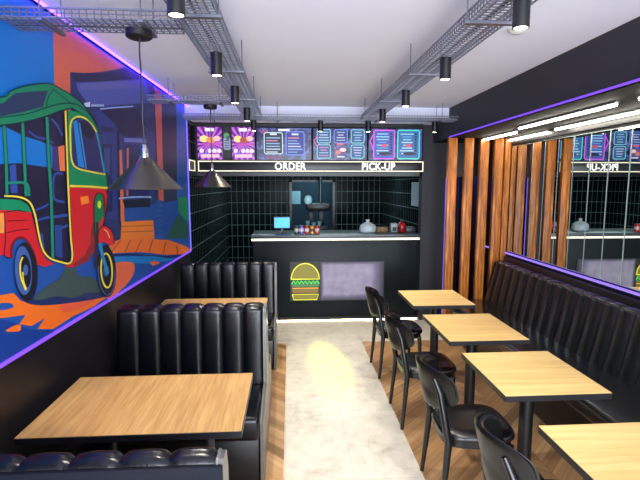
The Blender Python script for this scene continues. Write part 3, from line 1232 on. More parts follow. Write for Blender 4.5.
# keep the bracket from poking: housing top sits just under the tray
ordn = ['nearest the camera', 'second from the camera', 'third from the camera', 'fourth from the camera']
first = True
for X, ysl, side in ((.87, (1.76, 2.61, 3.50, 4.37), 'right'), (-.39, (1.71, 2.60, 3.44, 4.37), 'left')):
    for k, y in enumerate(ysl):
        c = can if first else dup(can, (0, 0, 0))
        first = False
        c.location = (X, y, 2.405)
        c['label'] = 'black can spotlight under the %s long cable tray, %s' % (side, ordn[k])
        c['group'] = 'can spotlights under the %s tray' % side
        ld = bpy.data.lights.new('spot_lamp', 'SPOT')
        ld.energy = 34
        ld.color = (1, .93, .82)
        ld.spot_size = math.radians(75)
        ld.spot_blend = .6
        ld.shadow_soft_size = .025
        lo = bpy.data.objects.new('spot_lamp', ld)
        lo.location = (X, y, 2.40)
        COL.objects.link(lo)
for X, lab in ((-.39, 'black can spotlight under the crossing cable tray, above the gap between promo and menu screens'),
               (.87, 'black can spotlight under the crossing cable tray, above the rightmost menu screen'),
               (.34, 'black can spotlight under the crossing cable tray, between the two long trays'),
               (1.62, 'black can spotlight under the crossing cable tray beside the fascia')):
    c = dup(can, (X, 5.17, 2.405))
    c['label'] = lab
    c['group'] = 'can spotlights under the crossing tray'
    ld = bpy.data.lights.new('spot_lamp', 'SPOT')
    ld.energy = 26
    ld.color = (1, .93, .82)
    ld.spot_size = math.radians(85)
    ld.spot_blend = .6
    ld.shadow_soft_size = .025
    lo = bpy.data.objects.new('spot_lamp', ld)
    lo.location = (X, 5.17, 2.40)
    COL.objects.link(lo)

# ceiling smoke detector
p = ray(518, 28)
q = CAM + p * ((ZC - H) / p.z)
t = thing('smoke_detector', 'small white smoke detector on the ceiling beside the right cable tray', 'smoke detector', (q.x, q.y, ZC))
bb = MB()
bb.lathe([(.05, 0), (.05, -.015), (.04, -.022), (.03, -.03), (.001, -.032)], mat('white plastic', (220, 220, 216), .4), seg=24)
bb.build('sensor_head', t, smooth=40)
bb = MB()
bb.lathe([(.056, .0), (.056, -.006), (.05, -.008), (.01, -.008)], mat('white plastic', (220, 220, 216), .4), seg=24)
bb.build('mounting_base', t)

# ------------------------------------------------------------------ pendants
def make_pendant():
    t = thing('pendant_lamp', '', 'pendant lamp')
    zb = 1.80
    bb = MB()
    bb.lathe([(.165, zb), (.166, zb + .002), (.060, zb + .112), (.034, zb + .140), (.022, zb + .146), (.021, zb + .143), (.032, zb + .136), (.058, zb + .108), (.163, zb + .001)], M_PEND, seg=48)
    # remove caps: they close the bell; lower cap is a full disc so delete both
    bb.bm.faces.ensure_lookup_table()
    big = [f for f in bb.bm.faces if len(f.verts) > 10]
    bmesh.ops.delete(bb.bm, geom=big, context='FACES')
    bb.build('lamp_shade', t, smooth=50)
    bb = MB()
    bb.lathe([(.001, zb + .138), (.019, zb + .138), (.02, zb + .15), (.018, zb + .185), (.012, zb + .195), (.012, zb + .205), (.006, zb + .21), (.001, zb + .21)], M_CHROME, seg=20)
    sk_ = bb.build('socket', t, smooth=50)
    bb = MB()
    pts = [(0, 0, zb + .205)] + [(.0015 * math.sin(k), 0, zb + .21 + (ZT - .05 - zb - .21) * k / 20) for k in range(1, 21)]
    bb.tube(pts, .0038, M_BLKM, 8)
    bb.build('cord', t)
    bb = MB()
    bb.lathe([(.004, ZT - .052), (.05, ZT - .050), (.058, ZT - .044), (.058, ZT - .017), (.05, ZT - .0165)], M_BLKM, seg=28)
    bb.build('canopy', t, smooth=40)
    bb = MB()
    bb.lathe([(.001, zb + .05), (.02, zb + .056), (.03, zb + .08), (.026, zb + .105), (.014, zb + .125), (.014, zb + .137), (.001, zb + .1375)], mat('frosted bulb', (235, 230, 215), .3), seg=18)
    bb.build('bulb', sk_, smooth=50)
    return t
pd = make_pendant()
pd.location = (-.678, 2.23, 0)
pd['label'] = 'dark metal cone pendant lamp hanging over the nearest booth table'
pd['group'] = 'cone pendant lamps'
p2 = dup(pd, (-.69, 4.18, 0), label='dark metal cone pendant lamp hanging over the farther booth table')

# ------------------------------------------------------------------ header: beam, sign bar, menu screens
YH = YC - .04
def Z(y, Y=YH):
    return atY(300, y, Y).z
def XX(x, Y=YH):
    return atY(x, 150, Y).x
b = MB()
b.box(XL, XX(421.5), YH + .06, YH + .34, Z(176), 2.59, M_BLACK)
b.box(XL, XX(421.5), YH - .06, YH + .06, Z(127.5), 2.59, M_BLACK)
struct(b.build('trim_6'))                                      # black bulkhead that carries the screens


def rrect(cx, cy, w, h, r, n=4):
    pts = []
    for sx, sy, a0 in ((1, 1, 0), (-1, 1, PI / 2), (-1, -1, PI), (1, -1, 3 * PI / 2)):
        for k in range(n + 1):
            a = a0 + PI / 2 * k / n
            pts.append((cx + sx * (w / 2 - r) + r * math.cos(a), cy + sy * (h / 2 - r) + r * math.sin(a)))
    return pts


def em(rgb, s=1.0):
    s = s * .56
    return mat('screen glow %d %d %d %d' % (rgb[0], rgb[1], rgb[2], int(s * 100)), (10, 10, 12), .4, emit=rgb, es=s)


def screen_mat(name, kind):
    m = mat(name, (8, 8, 12), .25)
    nt = m.node_tree
    b_ = nt.nodes['Principled BSDF']
    tc = nn(nt, 'ShaderNodeTexCoord')
    if kind == 'promo':
        g = nn(nt, 'ShaderNodeTexGradient', gradient_type='RADIAL')
        mp = nn(nt, 'ShaderNodeMapping')
        nt.links.new(tc.outputs['Object'], mp.inputs['Vector'])
        mp.inputs['Rotation'].default_value = (-PI / 2, 0, 0)
        nt.links.new(mp.outputs[0], g.inputs['Vector'])
        w = mth(nt, 'ADD', mth(nt, 'MULTIPLY', mth(nt, 'SINE', mth(nt, 'MULTIPLY', g.outputs['Fac'], 2 * PI * 18)), .5), .5)
        n = nn(nt, 'ShaderNodeTexNoise')
        n.inputs['Scale'].default_value = 9
        nt.links.new(tc.outputs['Object'], n.inputs['Vector'])
        f = mth(nt, 'ADD', mth(nt, 'MULTIPLY', w, .5), mth(nt, 'MULTIPLY', n.outputs['Fac'], .5))
        c = ramp(nt, f, [(.25, (70, 20, 110)), (.8, (236, 130, 250)), (.5, (170, 70, 215))])
    else:
        n = nn(nt, 'ShaderNodeTexNoise')
        n.inputs['Scale'].default_value = 14
        n.inputs['Detail'].default_value = 4
        nt.links.new(tc.outputs['Object'], n.inputs['Vector'])
        c = ramp(nt, n.outputs['Fac'], [(.38, (24, 24, 64)), (.66, (120, 130, 200)), (.52, (64, 74, 140))])
    nt.links.new(c, b_.inputs['Emission Color'])
    b_.inputs['Emission Strength'].default_value = .5
    return m


M_PROMO = screen_mat('promo picture', 'promo')
M_MENU = screen_mat('menu picture', 'menu')


def screen(lab, px0, px1, py0, py1, base, draw):
    x0, x1 = XX(px0), XX(px1)
    z0, z1 = Z(py1), Z(py0)
    cx, cz = (x0 + x1) / 2, (z0 + z1) / 2
    w, h = x1 - x0, z1 - z0
    t = thing('menu_screen', lab, 'screen', (cx, YH - .06, cz))
    bb = MB()
    bb.box(-w / 2, w / 2, 0, .119, -h / 2, h / 2, M_BLACK, .003)
    bb.build('screen_body', t)
    bb = MB()
    bb.poly([(-w / 2 + .008, -.001, -h / 2 + .008), (w / 2 - .008, -.001, -h / 2 + .008), (w / 2 - .008, -.001, h / 2 - .008), (-w / 2 + .008, -.001, h / 2 - .008)], base)
    lay = [0]
    def A(pts, m):
        lay[0] += 1
        yv = -.001 - .0002 * lay[0]
        bb.tess(pts, m, lambda u, v: (u, yv, v))
    def Fr(cx_, cy_, ww, hh, r, tk, m, inner):
        A(rrect(cx_, cy_, ww, hh, r), m)
        A(rrect(cx_, cy_, ww - 2 * tk, hh - 2 * tk, max(.004, r - tk)), inner)
    draw(w, h, A, Fr)
    bb.build('picture', t)
    return t


def circ(cx, cy, r, ry=None, n=16):
    return [(cx + r * math.cos(2 * PI * k / n), cy + (ry or r) * math.sin(2 * PI * k / n)) for k in range(n)]


def rect(cx, cy, w, h):
    return [(cx - w / 2, cy - h / 2), (cx + w / 2, cy - h / 2), (cx + w / 2, cy + h / 2), (cx - w / 2, cy + h / 2)]


def promo(v):
    def d(w, h, A, Fr):
        A(rect(0, h * .40, w * .34, h * .09), em((255, 235, 245), 1.3))
        if v:
            A(rect(w * .30, h * .40, w * .18, h * .05), em((250, 200, 240), 1.1))
        A(circ(-w * .22, h * .13, w * .17, h * .10), em((255, 214, 130), 1.3))
        A(circ(w * .06, h * .10, w * .20, h * .09), em((180, 70, 40) if v else (230, 150, 90), 1.1))
        A(circ(w * .28, h * .14, w * .14, h * .08), em((250, 190, 190), 1.2))
        A(rect(w * .1, -h * .02, w * .7, h * .035), em((235, 60, 180), 1.1))
        for k, x in enumerate((-.32, .0, .18, .36)):
            A(circ(w * x, -h * .22, w * .085, h * .065), em((240, 220, 255), 1.2))
        A(rect(0, -h * .37, w * .72, h * .10), em((255, 190, 210), 1.2))
        A(rect(-w * .2, -h * .30, w * .25, h * .05), em((110, 110, 240), 1.0))
    return d


def menu_two(w, h, A, Fr):
    for s, c in ((-1, (240, 70, 150)), (1, (90, 90, 230))):
        for k in range(3):
            u = -w / 2 + .03 + k * .05
            if s < 0:
                A([(u, h * .42), (u + .012, h * .42), (-w / 2 + .20 + .0 * k, h * (.1 - .12 * k)), (-w / 2 + .188, h * (.1 - .12 * k))], em(c))
    A(rect(0, h * .42, w * .2, h * .055), em((255, 255, 250), 1.3))
    Fr(-w * .19, h * .02, w * .34, h * .66, .03, .010, em((200, 235, 230), 1.2), em((28, 40, 70), .8))
    Fr(w * .20, h * .02, w * .34, h * .72, .03, .010, em((120, 150, 255), 1.2), em((56, 60, 160), .9))
    for cx in (-.19, .20):
        A(rect(w * cx, h * .29, w * .12, h * .05), em((220, 235, 255), 1.1))
        for k in range(6):
            ww = w * random.uniform(.16, .26)
            A(rect(w * cx - (w * .26 - ww) / 2, h * (.18 - .085 * k), ww, h * .035), em(random.choice([(150, 190, 240), (210, 220, 250), (230, 130, 170), (120, 170, 220)]), 1.0))
    A(rect(-w * .19, -h * .41, w * .3, h * .07), em((150, 90, 140), .8))


def menu_six(w, h, A, Fr):
    cols = [(150, 225, 235), (120, 160, 255), (140, 230, 240)]
    for r_ in (0, 1):
        for k in range(3):
            cx = w * (-.30 + .31 * k)
            cy = h * (.24 - .46 * r_)
            if r_ == 1 and k == 1:
                A(circ(cx, cy, w * .10, h * .14), em((110, 80, 170), .9))
                A(circ(cx + w * .04, cy + h * .05, w * .06, h * .06), em((250, 210, 200), 1.2))
                A(circ(cx - w * .05, cy - h * .03, w * .05, h * .07), em((220, 130, 110), 1.1))
                A(rect(cx, cy - h * .16, w * .14, h * .04), em((230, 230, 250), 1.1))
                continue
            Fr(cx, cy, w * .25, h * .42, .022, .008, em(cols[k], 1.2), em((50, 96, 160) if k != 1 else (56, 60, 150), .9))
            for j in range(4):
                A(rect(cx, cy + h * (.12 - .08 * j), w * random.uniform(.10, .18), h * .028), em(random.choice([(160, 210, 240), (230, 140, 190), (210, 220, 255)]), 1))
    A([(-w * .49, h * .1), (-w * .42, h * .25), (-w * .40, h * .25), (-w * .47, h * .1), (-w * .40, -h * .1), (-w * .42, -h * .1)], em((240, 80, 180)))
    A(rect(w * .0, h * .0, w * .12, h * .06), em((235, 90, 120), 1.1))


def menu_neon(w, h, A, Fr):
    A([(-w * .49, h * .1), (-w * .42, h * .3), (-w * .39, h * .3), (-w * .46, h * .1), (-w * .39, -h * .15), (-w * .42, -h * .15)], em((200, 90, 240)))
    Fr(-w * .21, 0, w * .40, h * .90, .03, .014, em((220, 90, 230), 1.3), em((76, 90, 190), 1.0))
    Fr(w * .24, 0, w * .42, h * .90, .03, .014, em((60, 220, 190), 1.3), em((56, 110, 180), 1.0))
    for cx in (-.21, .24):
        for k in range(8):
            ww = w * random.uniform(.14, .26)
            A(rect(w * cx - w * .03, h * (.32 - .085 * k), ww, h * .032), em(random.choice([(150, 220, 245), (90, 170, 230), (190, 230, 250)]), 1.1))
            A(rect(w * (cx + .13), h * (.32 - .085 * k), w * .04, h * .05), em((20, 24, 50), .5))
        A(circ(w * (cx + .02), -h * .28, w * .12, h * .05), em((30, 30, 60), .6))
        A(circ(w * (cx + .0), -h * .03, w * .05, h * .05), em((235, 80, 90), 1.1))
    A(rect(w * .47, 0, w * .02, h * .8), em((70, 60, 200), 1))


screen('upright purple promotional screen farthest left above the counter', 198, 223.5, 127.5, 160.8, M_PROMO, promo(0))
screen('upright purple promotional screen beside the first menu screen', 232, 255.5, 127.5, 160.8, M_PROMO, promo(1))
screen('menu screen with two framed lists, above the word ORDER', 256.5, 311.5, 128, 160.8, M_MENU, menu_two)
screen('menu screen with six small blue panels, in the middle of the header', 312.5, 366.5, 128, 160.8, M_MENU, menu_six)
screen('rightmost menu screen with pink and green neon frames, above PICK-UP', 367.5, 421, 128, 160.8, M_MENU, menu_neon)
# small badge between the two promo screens
cx, cz = XX(227.8), Z(143)
t = thing('header_badge', 'small green and white badge between the two purple promotional screens', 'badge', (cx, YH - .062, cz))
bb = MB()
bb.box(-.052, .052, 0, .119, -.20, .21, M_BLACK)
bb.build('backing', t)
bb = MB()
bb.tess(rrect(0, -.02, .085, .15, .02), em((180, 190, 220), .7), lambda u, v: (u, -.001, v))
bb.tess(circ(-.005, .08, .035, .035), em((110, 180, 110), .7), lambda u, v: (u, -.0014, v))
bb.tess(rrect(.01, .05, .03, .045, .01), em((30, 120, 70), .6), lambda u, v: (u, -.0018, v))
for k in range(4):
    bb.tess(rect(0, .02 - .03 * k, .06, .012), em((70, 80, 130), .6), lambda u, v: (u, -.0018, v))
bb.build('badge_face', t)

# sign bar
def text_obj(s, size, m, parent, loc, wanted_w, name='letters'):
    cu = bpy.data.curves.new('txt', 'FONT')
    cu.body = s
    cu.size = size
    cu.extrude = .004
    cu.offset = .0018
    cu.space_character = 1.06
    cu.align_x = 'CENTER'
    cu.align_y = 'CENTER'
    o = bpy.data.objects.new('txt', cu)
    COL.objects.link(o)
    bpy.context.view_layer.update()
    me = bpy.data.meshes.new_from_object(o.evaluated_get(bpy.context.evaluated_depsgraph_get()))
    bpy.data.objects.remove(o)
    xs = [v.co.x for v in me.vertices]
    ys_ = [v.co.y for v in me.vertices]
    w = max(xs) - min(xs)
    mx, my = (max(xs) + min(xs)) / 2, (max(ys_) + min(ys_)) / 2
    k = wanted_w / w
    for v in me.vertices:
        v.co = Vector(((v.co.x - mx) * k, -v.co.z, (v.co.y - my)))
    me.materials.clear()
    me.materials.append(m)
    me.name = name
    o = bpy.data.objects.new(name, me)
    COL.objects.link(o)
    o.parent = parent
    o.location = loc
    return o


zs0, zs1 = Z(171.8), Z(161.6)
xs0, xs1 = XX(199.5), XX(421)
t = thing('header_sign', 'long black sign bar with cream outline reading ORDER and PICK-UP', 'sign', ((xs0 + xs1) / 2, YH - .12, zs0))
c = Vector(t.location)
hh = zs1 - zs0
ww = (xs1 - xs0) / 2
bb = MB()
bb.box(-ww, ww, 0, .18, 0, hh, M_BLACK, .003)
bb.build('sign_body', t)
bb = MB()
k = .012
bb.box(-ww, ww, -.006, 0, 0, k, M_CREAM)
bb.box(-ww, ww, -.006, 0, hh - k, hh, M_CREAM)
bb.box(-ww, -ww + k, -.006, 0, k, hh - k, M_CREAM)
bb.box(ww - k, ww, -.006, 0, k, hh - k, M_CREAM)
bb.build('border', t)
ho = atY(290, 167, YH - .12)
text_obj('ORDER', .125, M_SIGNW, t, (atY(290.5, 167, YH - .12).x - c.x, -.005, hh / 2), atY(306, 167, YH - .12).x - atY(275, 167, YH - .12).x)
text_obj('PICK-UP', .125, M_SIGNW, t, (atY(378.5, 167, YH - .12).x - c.x, -.005, hh / 2), atY(395, 167, YH - .12).x - atY(362, 167, YH - .12).x)
# return piece on the left tiled wall
t = thing('sign_return', 'short cream-outlined black sign piece on the tiled side wall left of the sign bar', 'sign', (XL, 5.50, zs0))
bb = MB()
bb.box(0, .02, 0, YH - .12 - 5.50 - .01, 0, hh, M_BLACK)
bb.build('sign_body', t)
bb = MB()
D = YH - .12 - 5.50 - .01
bb.box(.02, .026, 0, D, 0, k, M_CREAM)
bb.box(.02, .026, 0, D, hh - k, hh, M_CREAM)
bb.box(.02, .026, 0, .02, k, hh - k, M_CREAM)
bb.box(.02, .026, D - .02, D, k, hh - k, M_CREAM)
bb.build('border', t)

# ------------------------------------------------------------------ counter
XC0, XC1 = atY(251, 240, YC).x, XP0
t = thing('service_counter', 'black service counter with a lit strip under its worktop', 'counter', ((XC0 + XC1) / 2, YC, 0))
c = Vector(t.location)
ZTOP = Z(235, YC)
ZL1, ZL0 = Z(238.6, YC), Z(240.6, YC)
w = (XC1 - XC0) / 2 - .002
bb = MB()
M_CNT = mat('dark teal counter panel', (18, 26, 30), 0.4, var=.1, bscale=3, spec=.2)
bb.box(-w + .02, w, .04, .60, 0, ZL0 - .002, M_CNT, .003)
bb.build('front_panel', t)
bb = MB()
bb.box(-w, w, 0.0, .64, ZL1, ZTOP, mat('grey speckled worktop', (66, 74, 78), .3, var=.25, bscale=60), .004)
bb.build('worktop', t)
bb = MB()
bb.box(-w + .004, w - .004, .004, .036, ZL0, ZL1 - .001, M_WARM)
bb.build('lit_strip', t)["label"] = 'warm white lit strip'
bb = MB()
bb.box(-w + .03, w - .01, .034, .040, .012, .05, M_BLACK)
bb.build('toe_board', t)
bb = MB()
bb.box(-w + .03, w - .01, .028, .040, .001, .011, mat('toe strip', (255, 250, 230), .5, emit=(255, 238, 200), es=9))
bb.build('toe_light', t)['label'] = 'warm white strip along the floor'

# logo sign on the counter
YLg = YC + .028
lx0, lx1, lxm = atY(290, 280, YLg).x, atY(384, 280, YLg).x, atY(320.5, 280, YLg).x
lz0, lz1 = Z(301, YLg), Z(262, YLg)
t = thing('logo_sign', 'lit burger logo and pale lilac lettering patch on the counter front', 'sign', (lxm, YC + .04, lz0))
hh2 = lz1 - lz0
m = mat('lilac lettering glow', (40, 40, 48), .5)  # soft glow with faded edges painted into the emission, for unreadable lettering
nt = m.node_tree
b_ = nt.nodes['Principled BSDF']
tc = nn(nt, 'ShaderNodeTexCoord')
sp = nn(nt, 'ShaderNodeSeparateXYZ')
nt.links.new(tc.outputs['Generated'], sp.inputs[0])
fx = mth(nt, 'SMOOTH_MIN', mth(nt, 'MULTIPLY', sp.outputs['X'], 20), mth(nt, 'MULTIPLY', mth(nt, 'SUBTRACT', 1.0, sp.outputs['X']), 5), .3)
zed = mth(nt, 'SUBTRACT', 1.0, mth(nt, 'MULTIPLY', sp.outputs['X'], .05))
fz = mth(nt, 'SMOOTH_MIN', mth(nt, 'MULTIPLY', sp.outputs['Z'], 6), mth(nt, 'MULTIPLY', mth(nt, 'SUBTRACT', 1.0, sp.outputs['Z']), 12), .3)
n = nn(nt, 'ShaderNodeTexNoise')
n.inputs['Scale'].default_value = 9
nt.links.new(tc.outputs['Object'], n.inputs['Vector'])
f = mth(nt, 'MULTIPLY', mth(nt, 'MINIMUM', mth(nt, 'MINIMUM', fx, fz), 1), mth(nt, 'ADD', mth(nt, 'MULTIPLY', n.outputs['Fac'], .5), .5))
cc = ramp(nt, f, [(0, (22, 24, 32)), (1, (196, 186, 214)), (.5, (120, 112, 140))])
nt.links.new(cc, b_.inputs['Emission Color'])
b_.inputs['Emission Strength'].default_value = .5
bb = MB()
bb.box(0, lx1 - lxm, -.012, 0, 0, hh2, m)
bb.build('lettering_panel', t)
bw = lxm - lx0
bb = MB()
bun = [(-bw * (.5 + .46 * math.cos(PI * k / 16)) , hh2 * (.56 + .40 * math.sin(PI * k / 16))) for k in range(17)]
bb.tess(bun, mat('burger bun glow', (90, 84, 30), .5, emit=(170, 160, 60), es=.3), lambda u, v: (u, -.006, v))
bb.tube([(u, -.014, v) for u, v in bun + [bun[0]]], .008, mat('yellow neon', (255, 250, 60), .5, emit=(150, 150, 70), es=.35), 6)
bb.build('burger_bun', t)
bb = MB()
zz = [(-bw * (.95 - .9 * k / 14), -.016, hh2 * (.47 + (.05 if k % 2 else -.03))) for k in range(15)]
bb.tube(zz, .009, mat('green neon', (60, 240, 90), .5, emit=(100, 160, 96), es=.35), 6)
bb.tess(rrect(-bw * .5, hh2 * .44, bw * .9, hh2 * .16, .02), mat('lettuce glow', (50, 100, 60), .5, emit=(96, 150, 84), es=.3), lambda u, v: (u, -.004, v))
bb.build('burger_lettuce', t)
bb = MB()
bb.tess(rrect(-bw * .5, hh2 * .27, bw * .86, hh2 * .13, .02), mat('patty glow', (110, 84, 40), .5, emit=(150, 120, 50), es=.3), lambda u, v: (u, -.006, v))
bb.tube([(-bw * .93, -.012, hh2 * .33), (-bw * .07, -.012, hh2 * .33)], .006, mat('orange neon', (255, 170, 60), .5, emit=(200, 150, 70), es=.4), 6)
bb.build('burger_patty', t)
bb = MB()
pts = [(-bw * .93, hh2 * .17), (-bw * .07, hh2 * .17), (-bw * .12, hh2 * .03), (-bw * .88, hh2 * .03)]
bb.tess(pts, mat('burger bun glow', (90, 84, 30)), lambda u, v: (u, -.006, v))
bb.tube([(u, -.012, v) for u, v in pts + [pts[0]]], .006, mat('yellow neon', (255, 250, 60)), 6)
bb.build('burger_base', t)
bb = MB()
bb.box(-bw, 0, -.0035, 0, 0, hh2, mat('burger backing', (40, 44, 34), .5))
bb.build('backing', t)

# ---- things on the counter
def on_counter(px, yoff=.3):
    return atY(px, 232, YC + yoff).x
ZTp = ZTOP
t = thing('order_monitor', 'small order monitor with a bright blue screen on the left of the counter', 'monitor', (on_counter(282, .2), YC + .25, ZTp), 0)
bb = MB()
mw, mh = .115, .165
bb.box(-mw, mw, 0, .02, .06, .06 + mh, M_BLACK, .004)
bb.build('screen_body', t)
bb = MB()
bb.box(-mw + .012, mw - .012, -.002, 0, .072, .06 + mh - .012, mat('blue screen', (60, 170, 230), .4, emit=(84, 190, 240), es=.5))
bb.build('screen', t)
bb = MB()
bb.box(-.015, .015, .02, .035, .0, .12, M_BLACK)
bb.box(-.07, .07, -.02, .08, 0, .01, M_BLACK, .003)
bb.build('stand', t)
cans = [(296.5, (60, 80, 60), 'dark green drinks can, leftmost in the row on the counter'),
        (301.5, (120, 110, 190), 'purple and white drinks can, second in the row on the counter'),
        (307, (210, 60, 50), 'red and white drinks can, middle of the row on the counter'),
        (312, (190, 180, 90), 'yellowish drinks can, fourth in the row on the counter'),
        (317, (200, 40, 50), 'red drinks can, rightmost in the row on the counter')]
M_CANT = mat('aluminium can end', (190, 190, 194), .3, 1)
for k, (px, rgb, lab) in enumerate(cans):
    t = thing('drinks_can', lab, 'drinks can', (on_counter(px, .12), YC + .12, ZTp), 0, 'drinks cans on the counter')
    bb = MB()
    bb.lathe([(.024, 0), (.031, .008), (.031, .1), (.026, .112)], mat('can print %d' % k, rgb, .3, .3), seg=20)
    cb_ = bb.build('can_body', t, smooth=40)
    bb = MB()
    bb.lathe([(.0315, .035), (.0315, .075)], mat('can label %d' % k, [(200, 200, 190), (230, 220, 240), (240, 230, 220), (120, 40, 30), (240, 200, 200)][k], .4), seg=20)
    bb.build('can_label', cb_)
    bb = MB()
    bb.lathe([(.026, .1121), (.024, .114), (.022, .112), (.001, .112)], M_CANT, seg=20)
    bb.build('can_lid', t)
# white bag
bb = MB()
rings = []
for z, s in ((0, .96), (.02, 1.06), (.07, 1.04), (.10, .92), (.125, .55), (.14, .24), (.150, .15), (.175, .28)):
    ring = []
    for k in range(26):
        a = 2 * PI * k / 26
        r = s * (1 + .06 * math.sin(5 * a + z * 30) + .04 * math.sin(9 * a))
        ring.append(Vector((.11 * r * math.cos(a), .08 * r * math.sin(a), z)))
    rings.append(ring)
bb.ring_loft(rings, mat('white carrier bag', (200, 216, 216), .45), True)
o = bb.build('carrier_bag', loc=(on_counter(367.5), YC + .3, ZTp + .001), smooth=70)
tag(o, 'tied white plastic carrier bag standing on the counter', 'bag')
# cardboard box
bb = MB()
bb.box(-.07, .07, -.06, .06, 0, .06, mat('brown cardboard', (150, 112, 66), .7), .002)
bb.box(-.006, .006, -.0605, .0605, .001, .0605, mat('parcel tape', (178, 146, 96), .4))
o = bb.build('cardboard_box', loc=(on_counter(382, .4), YC + .42, ZTp))
tag(o, 'low brown cardboard box between the white bag and the steel canister', 'box')
# grey dispenser box and red lantern-like jar
t = thing('napkin_dispenser', 'pale grey napkin dispenser on the right of the counter', 'dispenser', (on_counter(393.5), YC + .3, ZTp))
bb = MB()
bb.box(-.045, .045, -.05, .05, 0, .125, mat('pale grey plastic', (150, 166, 170), .4), .008)
bb.build('dispenser_body', t)
bb = MB()
bb.box(-.028, .028, -.053, -.0495, .02, .075, mat('dark slot', (40, 46, 50), .5), .001)
bb.build('opening', t)
t = thing('sauce_jar', 'round red jar with a darker band at the right of the counter', 'jar', (on_counter(400.5), YC + .24, ZTp))
bb = MB()
bb.lathe([(.022, 0), (.042, .02), (.055, .06), (.052, .10), (.036, .135), (.02, .145)], mat('red glazed jar', (186, 24, 30), .3), seg=24)
bb.build('jar_body', t, smooth=50)
bb = MB()
bb.lathe([(.0215, .1445), (.024, .15), (.022, .165), (.004, .17)], mat('dark red lid', (110, 16, 20), .3), seg=20)
bb.build('lid', t, smooth=40)
bb = MB()
bb.lathe([(.0555, .052), (.0565, .06), (.0558, .07)], mat('dark band', (60, 14, 16), .4), seg=24)
bb.build('band', t)
t = thing('receipt_printer', 'low dark grey receipt printer at the right end of the counter', 'printer', (on_counter(410), YC + .3, ZTp))
bb = MB()
bb.box(-.07, .06, -.07, .07, 0, .07, mat('dark grey plastic', (52, 54, 60), .4), .008)
bb.build('printer_body', t)
bb = MB()
bb.box(-.04, .03, -.02, .03, .0702, .073, mat('white paper', (210, 214, 214), .6))
bb.build('paper', t)

# notices: side wall of the kitchen + back room
p0, p1 = atX(412.3, 197, 1.80), atX(420.5, 197, 1.80)
bb = MB()
bb.box(1.785, 1.7995, p1.y, p0.y, 1.52, 1.86, mat('pale notice', (186, 204, 214), .5))
o = bb.build('wall_notice')
tag(o, 'tall pale paper notice on the tiled side wall right of the counter', 'notice')
YBR = YK + 1.49
pa, pb = atY(291, 191, YBR), atY(300.5, 204, YBR)
bb = MB()
bb.box(pa.x, pb.x, YBR - .01, YBR, pb.z, pa.z, mat('blue lit notice', (190, 240, 255), .5))
o = bb.build('paper_notice')
tag(o, 'pale blue paper notice on the back room wall, left in the doorway', 'notice')
# prep machine standing in the doorway
pm = atY(318, 205, YK - .45)
t = thing('coffee_machine', 'tall dark kitchen machine with a pale hopper standing in the back doorway', 'kitchen machine', (pm.x, YK - .45, 0))
bb = MB()
bb.box(-.28, .28, -.02, .40, 0, .90, mat('steel cabinet', (60, 70, 76), .35, .6), .01)
bb.build('cabinet', t)
bb = MB()
bb.box(-.2, .2, 0.02, .3, .90, 1.05, M_BLACK, .01)
bb.box(-.17, -.08, .12, .22, 1.05, 1.32, M_BLKM, .01)
bb.box(.02, .12, .12, .22, 1.05, 1.34, M_BLKM, .01)
bb.box(-.22, .24, .04, .26, 1.34, 1.48, M_BLACK, .03)
bb.build('machine_body', t)
bb = MB()
bb.lathe([(.03, 1.44), (.075, 1.50), (.08, 1.56), (.05, 1.62), (.01, 1.63)], mat('pale hopper', (170, 210, 220), .3), (-.18, .1, 0), 20)
bb.build('hopper', t, smooth=50)
bb = MB()
bb.tube([(.06, .2, 1.46), (.06, .2, 2.055)], .035, mat('steel flue', (70, 84, 92), .4, .7), 14)
bb.build('flue', t)
for k, (dx, hgt) in enumerate(((-.19, .10), (-.08, .07), (.03, .09))):
    t2 = bb = MB()
    bb.lathe([(.025, 0), (.04, hgt * .8), (.042, hgt)], mat('pale steel pot', (150, 190, 205), .3, .5), seg=18)
    o = bb.build('steel_jug', loc=(pm.x + dx, YK - .43 + .02 + .0, .9005 + .1505), smooth=50)
    tag(o, 'small %s pale steel jug on the kitchen machine in the doorway' % ('left', 'middle', 'right')[k], 'jug', 'jugs on the kitchen machine')

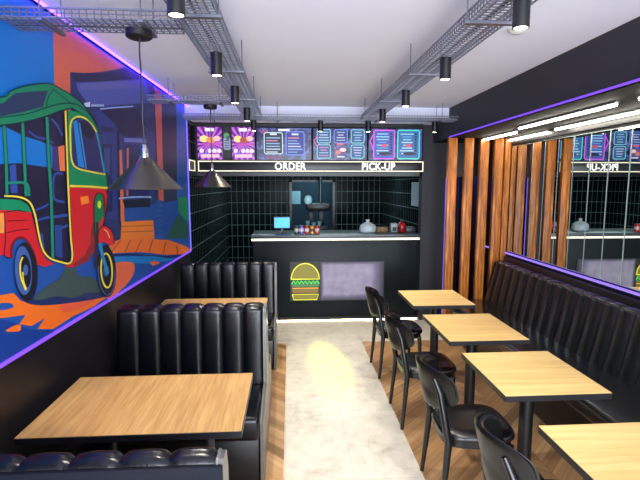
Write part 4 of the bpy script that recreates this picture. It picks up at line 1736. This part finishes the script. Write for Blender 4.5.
# kitchen downlights
for k, px in enumerate((247, 286, 325, 372)):
    x = atY(px, 178, 8.6).x
    t = thing('downlight', 'small round kitchen downlight %s' % ('above the left tiles', 'at the left of the back doorway', 'at the right of the back doorway', 'above the right tiles')[k], 'downlight', (x, 8.6, 2.06), 0, 'kitchen downlights')
    bb = MB()
    bb.lathe([(.05, 0), (.05, -.006), (.038, -.008), (.036, -.002)], M_CHROME, seg=20)
    bb.build('trim_ring', t)
    bb = MB()
    bb.lathe([(.036, -.003), (.001, -.003)], mat('kitchen lens', (220, 240, 240), .5, emit=(210, 240, 235), es=3), seg=20)
    bb.build('lens', t)


# ------------------------------------------------------------------ lights
def area_light(name, loc, rot, sx, sy, e, col):
    l = bpy.data.lights.new(name, 'AREA')
    l.shape = 'RECTANGLE'
    l.size, l.size_y = sx, sy
    l.energy = e
    l.color = col
    o = bpy.data.objects.new(name, l)
    o.location = loc
    o.rotation_euler = rot
    COL.objects.link(o)
    return o
# cool area light without a fixture, spreads the kitchen downlights' light
area_light('kitchen_light', (.3, 7.6, 2.05), (0, 0, 0), 2.4, .5, 16, (.72, .95, 1))
area_light('backroom_light', (.55, YK + .8, 2.28), (0, 0, 0), .6, .6, 5, (.45, .85, 1))
area_light('corridor_light', (2.3, YC + .6, 2.08), (0, 0, 0), .3, .3, 3.5, (.28, .18, 1))
# daylight through the shop window
area_light('window_daylight', (.65, YB - .05, 1.34), (PI / 2, 0, 0), 3.2, 2.4, 185, (.84, .90, 1))
# added stretched yellow spot for the walkway glow, true source unknown
sl = bpy.data.lights.new('added_yellow_spot', 'SPOT')
sl.energy = 330
sl.color = (.80, 1, .0)
sl.spot_size = math.radians(38)
sl.spot_blend = 1
sl.shadow_soft_size = .02
so = bpy.data.objects.new('added_yellow_spot', sl)
so.location = (.34, 5.17, 2.39)
tgt = Vector((.38, 4.50, 0))
so.scale = (.28, 1, 1)
so.rotation_euler = (tgt - Vector(so.location)).to_track_quat('-Z', 'Y').to_euler()
COL.objects.link(so)

w = bpy.data.worlds.new('sky')
w.use_nodes = True
w.node_tree.nodes['Background'].inputs[0].default_value = (.80, .88, 1, 1)
w.node_tree.nodes['Background'].inputs[1].default_value = 2.0
SC.world = w
vs = SC.view_settings
vs.view_transform = 'Standard'
vs.look = 'None'
vs.gamma = 1
vs.use_curve_mapping = False
vs.exposure = 0.8
